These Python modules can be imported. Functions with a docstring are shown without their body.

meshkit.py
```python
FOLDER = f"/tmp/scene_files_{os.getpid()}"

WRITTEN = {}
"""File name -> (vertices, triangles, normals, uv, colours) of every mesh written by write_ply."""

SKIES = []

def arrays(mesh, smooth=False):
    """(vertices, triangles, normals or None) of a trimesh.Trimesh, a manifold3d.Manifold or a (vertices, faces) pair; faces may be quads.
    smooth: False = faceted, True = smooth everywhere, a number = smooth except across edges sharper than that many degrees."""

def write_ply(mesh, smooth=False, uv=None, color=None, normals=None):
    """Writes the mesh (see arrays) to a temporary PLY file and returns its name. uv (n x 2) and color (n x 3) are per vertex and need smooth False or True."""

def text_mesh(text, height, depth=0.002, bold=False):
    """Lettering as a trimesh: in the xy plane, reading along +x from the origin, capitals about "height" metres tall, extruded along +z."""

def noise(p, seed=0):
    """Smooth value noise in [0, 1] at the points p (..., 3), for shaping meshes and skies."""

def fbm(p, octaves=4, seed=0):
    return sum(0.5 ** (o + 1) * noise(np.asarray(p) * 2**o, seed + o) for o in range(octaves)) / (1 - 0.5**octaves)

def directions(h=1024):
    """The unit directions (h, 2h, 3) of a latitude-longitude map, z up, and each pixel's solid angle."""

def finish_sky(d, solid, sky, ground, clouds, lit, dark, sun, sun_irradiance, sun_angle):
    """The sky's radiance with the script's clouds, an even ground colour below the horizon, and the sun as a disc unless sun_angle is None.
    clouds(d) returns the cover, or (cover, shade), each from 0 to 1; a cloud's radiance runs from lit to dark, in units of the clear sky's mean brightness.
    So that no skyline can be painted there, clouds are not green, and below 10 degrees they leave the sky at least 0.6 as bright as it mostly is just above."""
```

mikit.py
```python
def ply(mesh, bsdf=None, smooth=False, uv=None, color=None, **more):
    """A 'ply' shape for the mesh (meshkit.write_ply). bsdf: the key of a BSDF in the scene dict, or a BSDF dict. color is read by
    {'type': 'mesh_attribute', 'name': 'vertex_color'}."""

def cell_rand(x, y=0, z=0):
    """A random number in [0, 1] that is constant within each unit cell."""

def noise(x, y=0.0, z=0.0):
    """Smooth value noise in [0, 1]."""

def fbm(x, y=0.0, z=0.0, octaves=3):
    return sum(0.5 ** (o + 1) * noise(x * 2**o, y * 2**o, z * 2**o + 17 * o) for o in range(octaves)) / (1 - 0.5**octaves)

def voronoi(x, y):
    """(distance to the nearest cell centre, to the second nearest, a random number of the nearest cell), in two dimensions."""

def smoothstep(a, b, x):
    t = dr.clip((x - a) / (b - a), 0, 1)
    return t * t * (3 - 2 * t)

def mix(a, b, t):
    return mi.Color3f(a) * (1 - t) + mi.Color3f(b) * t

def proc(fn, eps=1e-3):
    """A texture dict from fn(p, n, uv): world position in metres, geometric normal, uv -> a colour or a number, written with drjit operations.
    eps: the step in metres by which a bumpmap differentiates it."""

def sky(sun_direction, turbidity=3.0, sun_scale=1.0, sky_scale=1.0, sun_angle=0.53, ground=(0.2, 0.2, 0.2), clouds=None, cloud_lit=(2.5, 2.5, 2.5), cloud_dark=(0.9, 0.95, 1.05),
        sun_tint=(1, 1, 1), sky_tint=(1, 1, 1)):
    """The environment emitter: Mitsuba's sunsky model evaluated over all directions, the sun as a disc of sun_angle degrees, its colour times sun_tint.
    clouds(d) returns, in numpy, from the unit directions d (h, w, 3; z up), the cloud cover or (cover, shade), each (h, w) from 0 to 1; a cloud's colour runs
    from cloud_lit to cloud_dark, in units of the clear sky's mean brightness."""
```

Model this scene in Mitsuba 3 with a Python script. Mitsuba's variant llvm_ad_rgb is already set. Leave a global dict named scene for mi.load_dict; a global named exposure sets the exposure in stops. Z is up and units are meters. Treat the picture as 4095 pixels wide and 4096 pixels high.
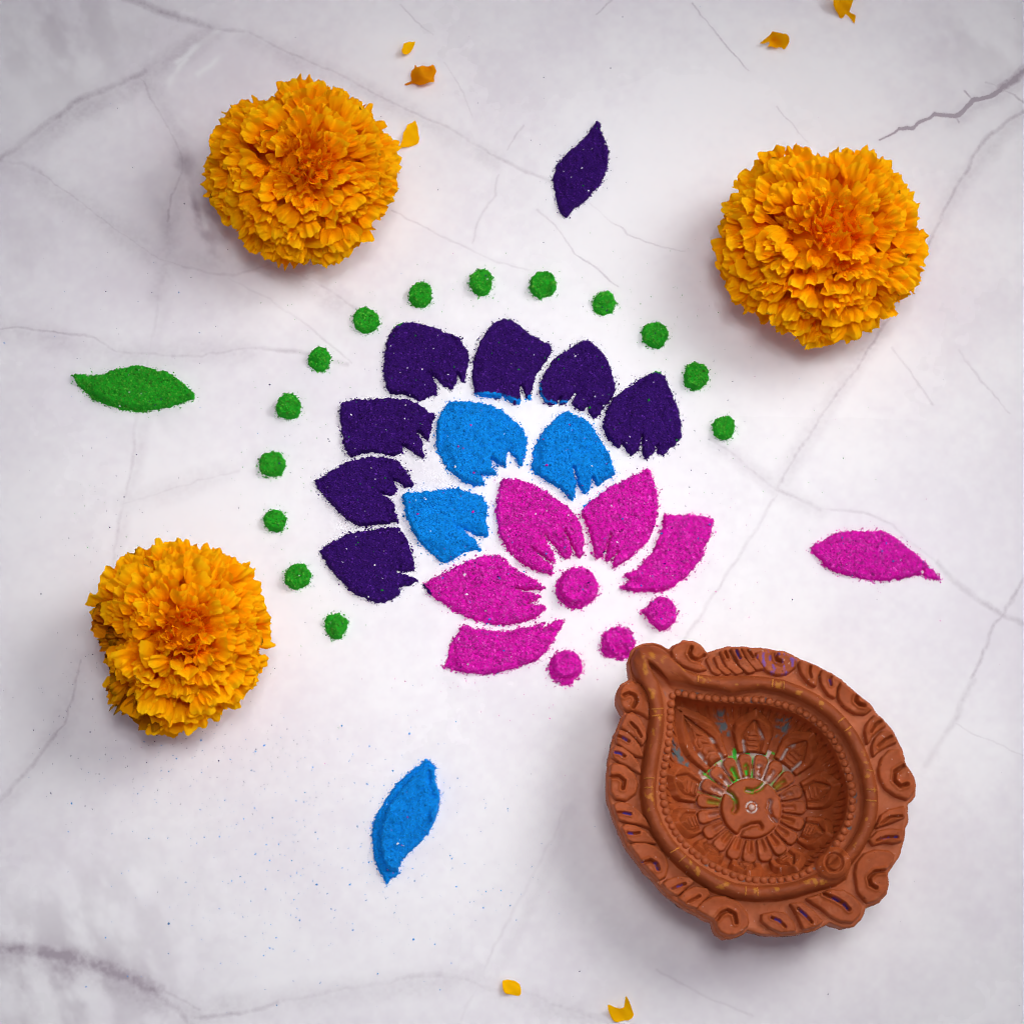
import math
import numpy as np, trimesh, shapely
from shapely.geometry import Polygon, LineString, Point
from scipy.spatial import Delaunay, cKDTree
import drjit as dr, mitsuba as mi
import mikit, meshkit

T = mi.ScalarTransform4f
scene, labels = {}, {}
# ------------------------------------------------------------------ camera, light, exposure
CAM = np.array([-0.048, -0.208, 0.80])
FOVT = 0.16 / np.linalg.norm(CAM)
scene['camera'] = {'type': 'perspective', 'fov': math.degrees(2 * math.atan(FOVT)), 'near_clip': 0.01, 'far_clip': 20.0,
                   'to_world': T().look_at(origin=CAM.tolist(), target=[0, 0, 0], up=[0, 1, 0])}
exposure = 0.0
scene['room_light'] = {'type': 'constant', 'radiance': {'type': 'rgb', 'value': [0.216, 0.206, 0.242]}}   # even ambient light for the unseen room, tinted slightly mauve
# unseen softboxes: key to the upper right, added fill above, grids dimming the corners (position, aim, size, grid cells, grid depth, radiance)
LAMPS = [((0.34, 0.16, 0.47), (-0.01, -0.05, 0.0), 0.32, 6, 0.09, [12.1, 12.15, 11.95], 'unseen square softbox lamp above right of the table, placed to cast the soft shadows, its black grid dimming the corners'),
         ((-0.01, -0.004, 1.02), (-0.01, -0.003, 0.0), 0.26, 4, 0.185, [28.6, 28.6, 29.2], 'square softbox fill lamp added out of view straight above the table, its deep black grid dimming the corners')]

# ------------------------------------------------------------------ helpers
_f = -CAM / np.linalg.norm(CAM)
_r = np.cross(_f, [0, 1, 0]); _r /= np.linalg.norm(_r)
_u = np.cross(_r, _f)


def px(p, z=0.0):
    """Points of the table plane (or of the level z above it) seen at photograph pixels p (n x 2)."""
    p = np.asarray(p, float).reshape(-1, 2)
    d = _f + ((p[:, :1] / 4095) * 2 - 1) * FOVT * _r - ((p[:, 1:] / 4096) * 2 - 1) * FOVT * _u
    t = (np.asarray(z, float) - CAM[2]) / d[:, 2]
    return CAM + d * t[:, None]


FRAMES = dict(A=(1500, 1240, 3.22), B=(2100, 1240, 2.76), C=(1230, 1550, 3.22), Q=(1230, 1900, 2.76), E=(1950, 1850, 3.22), F=(1650, 2150, 2.576),
              G=(2150, 2000, 2.576), Z=(1200, 1200, 1.13647), L1=(2150, 460, 4.39), L2=(260, 1420, 3.45), L3=(3200, 2080, 3.22), L4=(1420, 3000, 3.45),
              V=(0, 0, 0.47179), P1=(1550, 120, 3.864), P2=(3000, 0, 3.864), P3=(1950, 3880, 2.972),
              D=(2350, 2500, 1.38), D1=(2420, 2540, 3.22), D2=(2950, 2560, 2.576), D3=(2420, 3050, 2.76), D4=(2900, 3150, 2.76), D5=(2700, 2950, 2.972))


def fr(frame, pts):
    x, y, s = FRAMES[frame]
    return np.asarray(pts, float).reshape(-1, 2) / s + [x, y]


_used = {}


def key(name):
    n = _used.get(name, 0); _used[name] = n + 1
    return name if n == 0 else f'{name}_{n:03d}'


def tag(k, label=None, category=None, group=None, kind=None):
    d = labels.setdefault(k, {})
    for a, b in (('label', label), ('category', category), ('group', group), ('kind', kind)):
        if b: d[a] = b
    return k


def add(k, mesh, bsdf, smooth=True, color=None):
    scene[k] = mikit.ply(mesh, bsdf, smooth=smooth, color=color)
    return k


def fbm2(p, f, seed=0, octaves=3):
    q = np.c_[np.asarray(p)[:, :2] * f, np.full(len(p), 3.7)]
    return meshkit.fbm(q, octaves, seed)


def densify(pts, step):
    pts = np.vstack([pts, pts[:1]])
    seg = np.linalg.norm(np.diff(pts, axis=0), axis=1)
    s = np.r_[0, np.cumsum(seg)]
    n = max(8, int(s[-1] / step))
    t = np.linspace(0, s[-1], n, endpoint=False)
    return np.c_[np.interp(t, s, pts[:, 0]), np.interp(t, s, pts[:, 1])]


def smooth_closed(p, n=2):
    for _ in range(n):
        p = 0.25 * np.roll(p, 1, 0) + 0.5 * p + 0.25 * np.roll(p, -1, 0)
    return p


def fill(poly, step, rng, bstep=None, inner=0.45):
    """Points and triangles that fill a 2-D polygon; (points, triangles, distance to the edge)."""
    bstep = bstep or step * 0.8
    b = densify(poly, bstep)
    pg = Polygon(b).buffer(0)
    x0, y0, x1, y1 = pg.bounds
    gx, gy = np.meshgrid(np.arange(x0, x1, step), np.arange(y0, y1, step * 0.866))
    gx[1::2] += step / 2
    g = np.c_[gx.ravel(), gy.ravel()]
    g += rng.uniform(-.16, .16, g.shape) * step
    g = g[shapely.contains_xy(pg, g[:, 0], g[:, 1])]
    tree = cKDTree(densify(poly, bstep / 4))
    d = tree.query(g)[0]
    g, d = g[d > inner * step], d[d > inner * step]
    p = np.vstack([b, g]); d = np.r_[np.zeros(len(b)), d]
    t = Delaunay(p).simplices
    c = p[t].mean(1)
    t = t[shapely.contains_xy(pg, c[:, 0], c[:, 1])]
    a = np.cross(p[t[:, 1]] - p[t[:, 0]], p[t[:, 2]] - p[t[:, 0]])
    t[a < 0] = t[a < 0][:, ::-1]
    return p, t[np.abs(a) > 1e-14], d


def sstep(a, b, x):
    t = np.clip((x - a) / (b - a), 0, 1)
    return t * t * (3 - 2 * t)


OCTA_V = np.array([[1, 0, 0], [-1, 0, 0], [0, 1, 0], [0, -1, 0], [0, 0, 1], [0, 0, -1]], float)
OCTA_F = np.array([[0, 2, 4], [2, 1, 4], [1, 3, 4], [3, 0, 4], [2, 0, 5], [1, 2, 5], [3, 1, 5], [0, 3, 5]])


def grains(pos, size, col, rng):
    """Many small irregular crystals as one mesh with colours."""
    n = len(pos)
    v = OCTA_V[None] * rng.uniform(.6, 1.35, (n, 6, 1)) * (size[:, None, None] * rng.uniform(.65, 1.3, (n, 1, 3)))
    q = rng.normal(size=(n, 4)); q /= np.linalg.norm(q, axis=1, keepdims=True)
    w, x, y, z = q.T
    R = np.stack([1 - 2 * (y * y + z * z), 2 * (x * y - z * w), 2 * (x * z + y * w), 2 * (x * y + z * w), 1 - 2 * (x * x + z * z), 2 * (y * z - x * w),
                  2 * (x * z - y * w), 2 * (y * z + x * w), 1 - 2 * (x * x + y * y)], 1).reshape(n, 3, 3)
    v = np.einsum('nij,nkj->nki', R, v) + pos[:, None]
    f = OCTA_F[None] + (np.arange(n) * 6)[:, None, None]
    return (v.reshape(-1, 3), f.reshape(-1, 3)), np.repeat(col, 6, 0)


# ------------------------------------------------------------------ materials
ATTR = {'type': 'mesh_attribute', 'name': 'vertex_color'}


VEINS = [  # (width in 1932-px, strength, points in 1932-px of the print), veins of the printed marble sheet
    (7, .55, [(-20, 312), (60, 255), (150, 190), (175, 178), (230, 155), (275, 137)]), (4, .30, [(275, 137), (330, 105), (395, 55), (470, 58)]),
    (7, .42, [(235, -8), (290, 15), (340, 33), (400, 52)]), (3.5, .38, [(470, 60), (530, 92), (637, 137), (700, 172), (763, 205), (858, 246), (927, 290), (980, 318), (1045, 345)]),
    (9, .16, [(560, 100), (700, 180), (858, 255), (940, 300)]),
    (3, .42, [(265, 145), (290, 195), (320, 245), (345, 300), (345, 325), (325, 365), (318, 415)]),
    (3.5, .22, [(318, 425), (308, 500), (295, 590), (280, 680), (258, 790), (247, 900), (226, 990), (214, 1065)]),
    (10, .13, [(330, 430), (316, 560), (296, 680), (270, 820), (250, 940), (222, 1040)]),
    (4.5, .38, [(-10, 303), (35, 305), (75, 325)]), (2.5, .34, [(75, 325), (150, 378), (165, 392), (230, 440), (300, 485), (345, 502)]),
    (3.5, .42, [(345, 502), (385, 512), (440, 521), (490, 503), (512, 500)]), (4, .30, [(505, 500), (590, 530), (640, 560), (700, 605)]),
    (2, .22, [(430, 525), (500, 560), (580, 612), (665, 685)]),
    (2.5, .40, [(0, 619), (25, 616), (90, 626), (160, 630), (200, 651), (222, 665)]), (4, .32, [(222, 664), (290, 668), (380, 672), (460, 657), (560, 662), (655, 688)]),
    (3, .26, [(235, 950), (290, 936), (330, 921), (370, 907), (450, 889)]),
    (4.5, .45, [(-10, 1522), (45, 1462), (75, 1425), (105, 1388)]), (2.5, .40, [(105, 1388), (120, 1368), (132, 1330), (152, 1245)]),
    (9, .62, [(-10, 1791), (70, 1795), (130, 1808)]), (13, .50, [(120, 1808), (180, 1822), (240, 1845), (300, 1870)]), (8, .42, [(250, 1850), (300, 1880), (340, 1910), (365, 1940)]),
    (4, .30, [(260, 1840), (330, 1880), (375, 1905)]),
    (5, .34, [(370, 1920), (450, 1912), (525, 1894)]), (6, .24, [(525, 1894), (580, 1880), (637, 1870), (712, 1858), (774, 1845), (842, 1842), (890, 1852), (927, 1867), (989, 1872), (1040, 1895), (1110, 1915), (1180, 1945)]),
    (2.5, .15, [(1064, 1532), (1040, 1586), (1010, 1640), (965, 1727), (930, 1790), (910, 1845), (870, 1925)]), (9, .12, [(1075, 1530), (1050, 1600), (985, 1740), (930, 1850)]),
    (8, .8, [(1950, 118), (1915, 148), (1889, 166)]), (3.6, 1.5, [(1895, 160), (1886, 170), (1866, 181), (1836, 191), (1819, 209), (1801, 219), (1764, 216)]),
    (2.6, 1.4, [(1764, 216), (1743, 226), (1719, 239), (1699, 244)]), (2.0, 1.1, [(1699, 244), (1680, 254), (1660, 265)]), (2, .6, [(1801, 219), (1809, 231)]), (1.8, .5, [(1836, 191), (1820, 172)]),
    (2, .3, [(1889, 167), (1858, 154)]), (2, .35, [(1889, 168), (1932, 192)]),
    (4.2, .46, [(1945, 196), (1904, 226), (1866, 256), (1835, 297), (1815, 335), (1784, 390), (1760, 441), (1746, 479), (1709, 547), (1681, 595), (1640, 657)]),
    (4, .36, [(1640, 657), (1631, 675), (1580, 739), (1538, 801), (1507, 853), (1476, 897), (1470, 920)]),
    (4.5, .28, [(1340, 828), (1374, 849), (1408, 880), (1443, 907), (1473, 928)]), (5, .40, [(1473, 926), (1511, 942), (1545, 962)]),
    (2.5, .2, [(1545, 960), (1630, 965), (1682, 992), (1727, 1030), (1768, 1064)]), (5, .36, [(1768, 1062), (1802, 1098), (1847, 1133), (1887, 1160), (1945, 1182)]),
    (3, .42, [(1940, 1082), (1893, 1157), (1876, 1177), (1859, 1225), (1832, 1279)]), (5, .22, [(1836, 1282), (1805, 1351), (1777, 1392), (1745, 1445)]),
    (3, .20, [(1470, 934), (1436, 979), (1408, 1030), (1378, 1075), (1340, 1133), (1290, 1210)]),
    (1.5, .22, [(753, 7), (785, 38), (816, 65)]), (1.3, .2, [(838, 116), (876, 178), (890, 219)]), (1.6, .26, [(985, 236), (958, 283)]),
    (2, .26, [(941, 328), (934, 366), (910, 400), (890, 458)]), (1.8, .24, [(739, 397), (808, 434), (876, 465), (934, 492), (1000, 510)]),
    (1.8, .3, [(1013, 394), (1061, 442), (1085, 478), (1126, 507), (1167, 541)]), (1.5, .26, [(1108, 380), (1184, 441), (1238, 462), (1290, 473)]),
    (1.5, .32, [(1306, 7), (1353, 65), (1414, 133)]), (1.3, .25, [(1463, 201), (1497, 236), (1522, 266)]), (1.8, .35, [(1153, 0), (1126, 27)]),
    (1.5, .2, [(1800, 1365), (1850, 1390), (1960, 1440)]), (2.2, .16, [(1240, 1830), (1330, 1880), (1420, 1920)]), (1.5, .24, [(1540, 1625), (1590, 1652), (1650, 1668)]),
    (2, .22, [(1680, 655), (1725, 715), (1760, 765)]), (1.8, .18, [(1810, 660), (1850, 715), (1905, 780)]),
    (26, .17, [(-20, 320), (120, 225), (275, 145), (400, 60)]), (22, .15, [(275, 150), (330, 240), (352, 320), (325, 430), (300, 560)]), (30, .12, [(0, 620), (220, 668), (470, 660)]),
    (24, .13, [(470, 70), (700, 175), (930, 300)]), (30, .13, [(0, 305), (150, 385), (330, 500), (500, 505), (640, 570)]), (34, .14, [(0, 1800), (200, 1835), (360, 1920)]), (26, .10, [(360, 1915), (640, 1872), (900, 1850), (1100, 1920)]),
    (22, .12, [(1932, 210), (1810, 345), (1700, 560), (1540, 800), (1475, 910)]), (20, .11, [(1345, 832), (1475, 928), (1545, 962)]), (24, .12, [(1932, 140), (1800, 225)]), (26, .10, [(240, 950), (420, 895)]), (24, .10, [(0, 1520), (110, 1385), (150, 1250)]),
]
SEGS = []
for w_, s_, pts_ in VEINS:
    q = px(fr('V', pts_))[:, :2]
    for a_, b_ in zip(q[:-1], q[1:]):
        SEGS.append((a_, b_ - a_, w_ * 1.656e-4 * (1.3 if w_ < 15 else 1.0), s_ * (.85 if w_ < 15 else 1.5)))
SMOKE = [(px(fr('V', [c]))[0, :2], r * 1.656e-4, s) for c, r, s in (((366, 395), 46, .85), ((345, 310), 26, .4), ((395, 462), 30, .4), ((470, 540), 40, .10), ((120, 40), 150, .22), ((60, 1850), 110, .22), ((180, 1900), 160, .16), ((200, 1700), 170, .10), ((1860, 60), 130, .14), ((280, 780), 70, .10), ((60, 480), 90, .10), ((400, 200), 60, .10))]
WHITE = [[(350, 110), (320, 150), (312, 190), (330, 225), (362, 255), (385, 285)], [(410, 60), (370, 90), (335, 118)], [(375, 140), (420, 105), (450, 92)], [(378, 290), (376, 370), (390, 430)]]
WSEG = []
for pts_ in WHITE:
    q = px(fr('V', pts_))[:, :2]
    WSEG += [(a_, b_ - a_) for a_, b_ in zip(q[:-1], q[1:])]


def seg_dist(x, y, a, d):
    L = float(d @ d) + 1e-12
    t = dr.clip(((x - float(a[0])) * float(d[0]) + (y - float(a[1])) * float(d[1])) / L, 0, 1)
    ex, ey = x - float(a[0]) - t * float(d[0]), y - float(a[1]) - t * float(d[1])
    return dr.sqrt(ex * ex + ey * ey)


def marble(p, n, uv):
    x, y = p.x, p.y
    wx = (mikit.fbm(x * 220, y * 220, 1.0, 3) - .5) * .0016
    wy = (mikit.fbm(x * 220, y * 220, 9.0, 3) - .5) * .0016
    rough = mikit.fbm(x * 900, y * 900, 4.0, 2)
    patch = mikit.fbm(x * 70, y * 70, 2.0, 3)
    X, Y = x + wx, y + wy
    v = mi.Float(0)
    for a, d, w, s in SEGS:
        t = seg_dist(X, Y, a, d) / w
        v = dr.maximum(v, s * (.62 * dr.exp(-t * t * t * t * .8) + .30 * dr.exp(-t * t * 4.0)) + .20 * s * dr.exp(-t * .5))
    v = v * (.25 + 1.5 * patch) * (.6 + .75 * rough)
    sm = mi.Float(0)
    for c, r, s in SMOKE:
        e = (dr.square(X - float(c[0])) + dr.square(Y - float(c[1]))) / r**2
        sm += s * dr.exp(-e)
    sm = sm * 1.5 * mikit.smoothstep(.28, .72, mikit.fbm(x * 130 + y * 40, y * 95, 5.0, 4))
    wh = mi.Float(0)
    for a, d in WSEG:
        t = seg_dist(X, Y, a, d) / .0011
        wh = dr.maximum(wh, dr.exp(-t * t))
    blot = mikit.fbm(x * 28 + 4, y * 28, 6.0, 4)
    cloud = mikit.fbm(x * 9 + 7, y * 9, 6.5, 3)
    fine = mikit.fbm(x * 420, y * 420, 7.0, 3)
    c = mikit.mix(mi.Color3f(.755, .718, .765), mi.Color3f(.85, .838, .853), mikit.smoothstep(.25, .7, .55 * blot + .3 * cloud + .18 * fine))
    cell = mikit.voronoi(X * 13 + wx * 300, Y * 13 + 3)[2]
    c = c * (1.0 + .055 * (cell - .55))
    k = dr.clip(v + sm, 0, .92)
    c = mikit.mix(c, mi.Color3f(.35, .295, .345), k)
    return mikit.mix(c, mi.Color3f(.86, .855, .87), .9 * wh * mikit.smoothstep(.35, .65, patch) )


scene['marble_sheet'] = {'type': 'principled', 'base_color': mikit.proc(marble), 'roughness': .55, 'specular': .25}
scene['powder'] = {'type': 'principled', 'base_color': ATTR, 'roughness': .85, 'specular': .10}
scene['petal_skin'] = {'type': 'principledthin', 'base_color': ATTR, 'roughness': .55, 'diff_trans': .3, 'spec_trans': 0.0, 'eta': 1.35}


def clay_grain(p, n, uv):
    return .00013 * mikit.fbm(p.x * 1500, p.y * 1500, p.z * 1500, 2) + .00012 * mikit.fbm(p.x * 420, p.y * 420, p.z * 420, 3)


scene['clay'] = {'type': 'twosided', 'bsdf': {'type': 'bumpmap', 'arbitrary': mikit.proc(clay_grain, eps=1.2e-4), 'scale': 1.0,
                 'bsdf': {'type': 'principled', 'base_color': ATTR, 'roughness': .6, 'specular': .22}}}
scene['lamp_housing'] = {'type': 'principled', 'base_color': {'type': 'rgb', 'value': [.03, .03, .03]}, 'roughness': .6}

# ------------------------------------------------------------------ setting
tb = trimesh.creation.box((1.6, 1.6, .02)); tb.apply_translation((0, 0, -.01))
add('tabletop', tb, 'marble_sheet', smooth=False)
tag('tabletop', 'white marble print surface with grey veins and cracks under everything', kind='structure')

# ------------------------------------------------------------------ unseen key softbox and added overhead fill softbox (out of frame)
def softbox(pos, aim, size, cells, depth, rad, label):
    k = key('unseen_softbox')
    M = T().look_at(origin=list(pos), target=list(aim), up=[0, 1, 0] if abs(pos[0]) < .05 else [0, 0, 1])
    h = size / 2
    tr = trimesh.transformations.translation_matrix
    scene[k + '__diffuser'] = {**mikit.ply((np.array([[-h, -h, 0], [h, -h, 0], [h, h, 0], [-h, h, 0]]), np.array([[0, 1, 2], [0, 2, 3]])), 'lamp_housing'), 'to_world': M,
                               'emitter': {'type': 'area', 'radiance': {'type': 'rgb', 'value': rad}}}
    hb = [trimesh.creation.box((size + .03, size + .03, .01), tr((0, 0, -.03)))]
    hb += [trimesh.creation.box((.008, size + .03, .05), tr((a * (h + .011), 0, -.001))) for a in (-1, 1)] + [trimesh.creation.box((size + .014, .008, .05), tr((0, a * (h + .011), -.001))) for a in (-1, 1)]
    scene[k + '__housing'] = {**mikit.ply(trimesh.util.concatenate(hb), 'lamp_housing'), 'to_world': M}
    fins = []  # fins added to pool light in the middle and dim the corners
    for q in np.linspace(-h, h, cells + 1):
        fins += [trimesh.creation.box((.0014, size + .01, depth), tr((q, 0, depth / 2 + .003))), trimesh.creation.box((size + .01, .0014, depth - .002), tr((0, q, depth / 2 + .003)))]
    scene[k + '__grid'] = {**mikit.ply(trimesh.util.concatenate(fins), 'lamp_housing'), 'to_world': M}
    tag(k, label, 'lamp')


for args in LAMPS: softbox(*args)

# ------------------------------------------------------------------ powder heaps
PINK, PURPLE, BLUE, GREEN = (np.array(c) for c in ((.64, .004, .375), (.026, .0028, .108), (.0015, .22, .68), (.012, .31, .012)))
KIND = dict(pink=dict(c=PINK, hi=(.80, .09, .58), size=.00029, dens=.00052, spark=.003, var=(.5, 1.22), other=[BLUE, PURPLE], lump=.00075),
            purple=dict(c=PURPLE, hi=(.10, .022, .29), size=.00023, dens=.00052, var=(.45, 1.4), spark=.003, other=[GREEN], lump=.00055),
            blue=dict(c=BLUE, hi=(.01, .30, .80), size=.00024, dens=.00052, var=(.6, 1.25), spark=.002, other=[PINK], lump=.00085),
            green=dict(c=GREEN, hi=(.13, .47, .05), size=.00024, dens=.00050, var=(.45, 1.35), spark=.003, other=[PURPLE], lump=.0007))


def color_of(kind, n, rng):
    K = KIND[kind]
    t = np.clip(rng.beta(1.0, 2.4, n), 0, 1)[:, None]
    c = K['c'] * (1 - t) + np.array(K['hi']) * t
    c *= rng.uniform(*K['var'], (n, 1))
    s = rng.random(n)
    c[s < K['spark']] = np.array([.9, .86, .92])  # a few grains coloured near white as painted sparkle
    for i, o in enumerate(K['other']):
        m = (s > .5 + .1 * i) & (s < .5 + .1 * i + .003)
        c[m] = o
    return np.clip(c, 0, .95)


def heap(name, label, category, group, kind, pts, height=.0025, seed=0, tier=None, tint=None, spill=1.0, holes=(), wall=.0006):
    rng = np.random.default_rng(seed)
    K = KIND[kind]
    w = px(pts, .0008)[:, :2]
    w = densify(w, .00035)
    n = np.roll(w, -1, 0) - np.roll(w, 1, 0)
    n = np.c_[n[:, 1], -n[:, 0]] / (np.linalg.norm(n, axis=1, keepdims=True) + 1e-12)
    w = smooth_closed(w, 2)
    w = w + n * ((fbm2(w, 1300, seed, 2) - .5) * .0013 + (fbm2(w, 280, seed + 5, 2) - .5) * .0007)[:, None]
    p, t, d = fill(w, .00043, rng, bstep=.00036)
    lump = fbm2(p, 180, seed + 9, 3) - .5
    slow = fbm2(p, 70, seed + 3, 2) - .5
    prof = lambda e, r: np.clip(e / r, 0, 1) ** .5
    hh = height * (1 + .28 * slow) + K['lump'] * 1.2 * lump

    def level(q, dd, hq):
        z = hq * prof(dd, wall)
        if tier is not None:
            tp = px(tier, height)[:, :2]
            tg = Polygon(tp).buffer(0)
            e = cKDTree(densify(tp, .0003)).query(q)[0] * np.where(shapely.contains_xy(tg, q[:, 0], q[:, 1]), 1, -1)
            z = z * (.30 + .70 * sstep(-.0003, .0003, e))
        for hc, hr in holes:
            c = px([hc])[0, :2]
            z = z * sstep(hr * .75, hr * 1.5, np.linalg.norm(q - c, axis=1) + (fbm2(q, 700, 5, 2) - .5) * .0006) - .0004 * (np.linalg.norm(q - c, axis=1) < hr * .8)
        return z

    crumb = fbm2(p, 620, seed + 17, 2) - .5
    worn = sstep(.52, .66, fbm2(p, 150, seed + 31, 2)) * sstep(.0042, .0010, d)
    hh = hh * (1 - .55 * worn)
    z = level(p, d, hh) + (rng.normal(0, .00012, len(p)) + .0011 * crumb * (K['lump'] / .0007)) * (d > .0003)
    z[d == 0] = -.0003
    col = K['c'] * (.75 + .5 * fbm2(p, 500, seed + 2, 2))[:, None]
    if tint is not None:
        col = tint(p, col)
    k = key(name)
    add(k + '__heap', (np.c_[p, z], t), 'powder', True, np.clip(col, 0, .95))
    # grains that lie on the heap and down its sides
    area = np.abs(np.cross(p[t[:, 1]] - p[t[:, 0]], p[t[:, 2]] - p[t[:, 0]])) / 2
    m = int(area.sum() / K['dens'] ** 2 * 1.9)
    pick = rng.choice(len(t), m, p=area / area.sum())
    bc = rng.dirichlet((1, 1, 1), m)
    gp = np.einsum('mk,mkj->mj', bc, np.c_[p, z][t[pick]])
    gp[:, 2] = np.maximum(gp[:, 2], .0001) + rng.uniform(-.00012, .00012, m)
    for hc, hr in holes:
        gp = gp[np.linalg.norm(gp[:, :2] - px([hc])[0, :2], axis=1) > hr * 1.3]
    m = len(gp)
    gs = K['size'] * np.clip(rng.lognormal(0, .38, m), .45, 2.3)
    gc = color_of(kind, m, rng)
    if tint is not None:
        gc = tint(gp[:, :2], gc)
    g, c = grains(gp, gs, gc, rng)
    add(k + '__surface_grains', g, 'powder', False, c)
    # crumbs spilled round the edge
    L = Polygon(w).length
    m = int(L / .001 * 3.2 * spill)
    i = rng.integers(0, len(w), m)
    off = rng.exponential(.00055, m) * (1 + 2.6 * (rng.random(m) < .12))
    sp = w[i] + n[i] * (off - .0002)[:, None] * np.where(rng.random(m) < .995, 1, 3)[:, None] + rng.normal(0, .0003, (m, 2))
    # the traced outline runs clockwise or not: push outwards
    ins = shapely.contains_xy(Polygon(w).buffer(0), sp[:, 0], sp[:, 1])
    sp[ins] = w[i][ins] - n[i][ins] * (off - .0002)[ins][:, None]
    gs = K['size'] * np.clip(rng.lognormal(-.25, .45, m), .25, 1.9) * np.exp(-off / .004)
    gc = color_of(kind, m, rng)
    if tint is not None:
        gc = tint(sp, gc)
    g, c = grains(np.c_[sp, gs * .5], gs, gc, rng)
    add(k + '__spilled_grains', g, 'powder', False, c)
    tag(k, label, category, group)
    tag(k + '__surface_grains', kind='stuff'); tag(k + '__spilled_grains', kind='stuff')
    return k


def edge_tint(frame, line, col, width):
    q = px(fr(frame, line))[:, :2]
    ls = LineString(q)

    def f(p, c):
        d = shapely.distance(ls, shapely.points(p[:, :2]))
        k = np.clip(1.2 - d / width, 0, 1) * (fbm2(p, 900, 4, 2) + .25)
        return np.where((k > .52)[:, None], np.asarray(col) * (.6 + .8 * fbm2(p, 1500, 8, 1))[:, None], c)
    return f


def both(*fs):
    def f(p, c):
        for g in fs: c = g(p, c)
        return c
    return f


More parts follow.
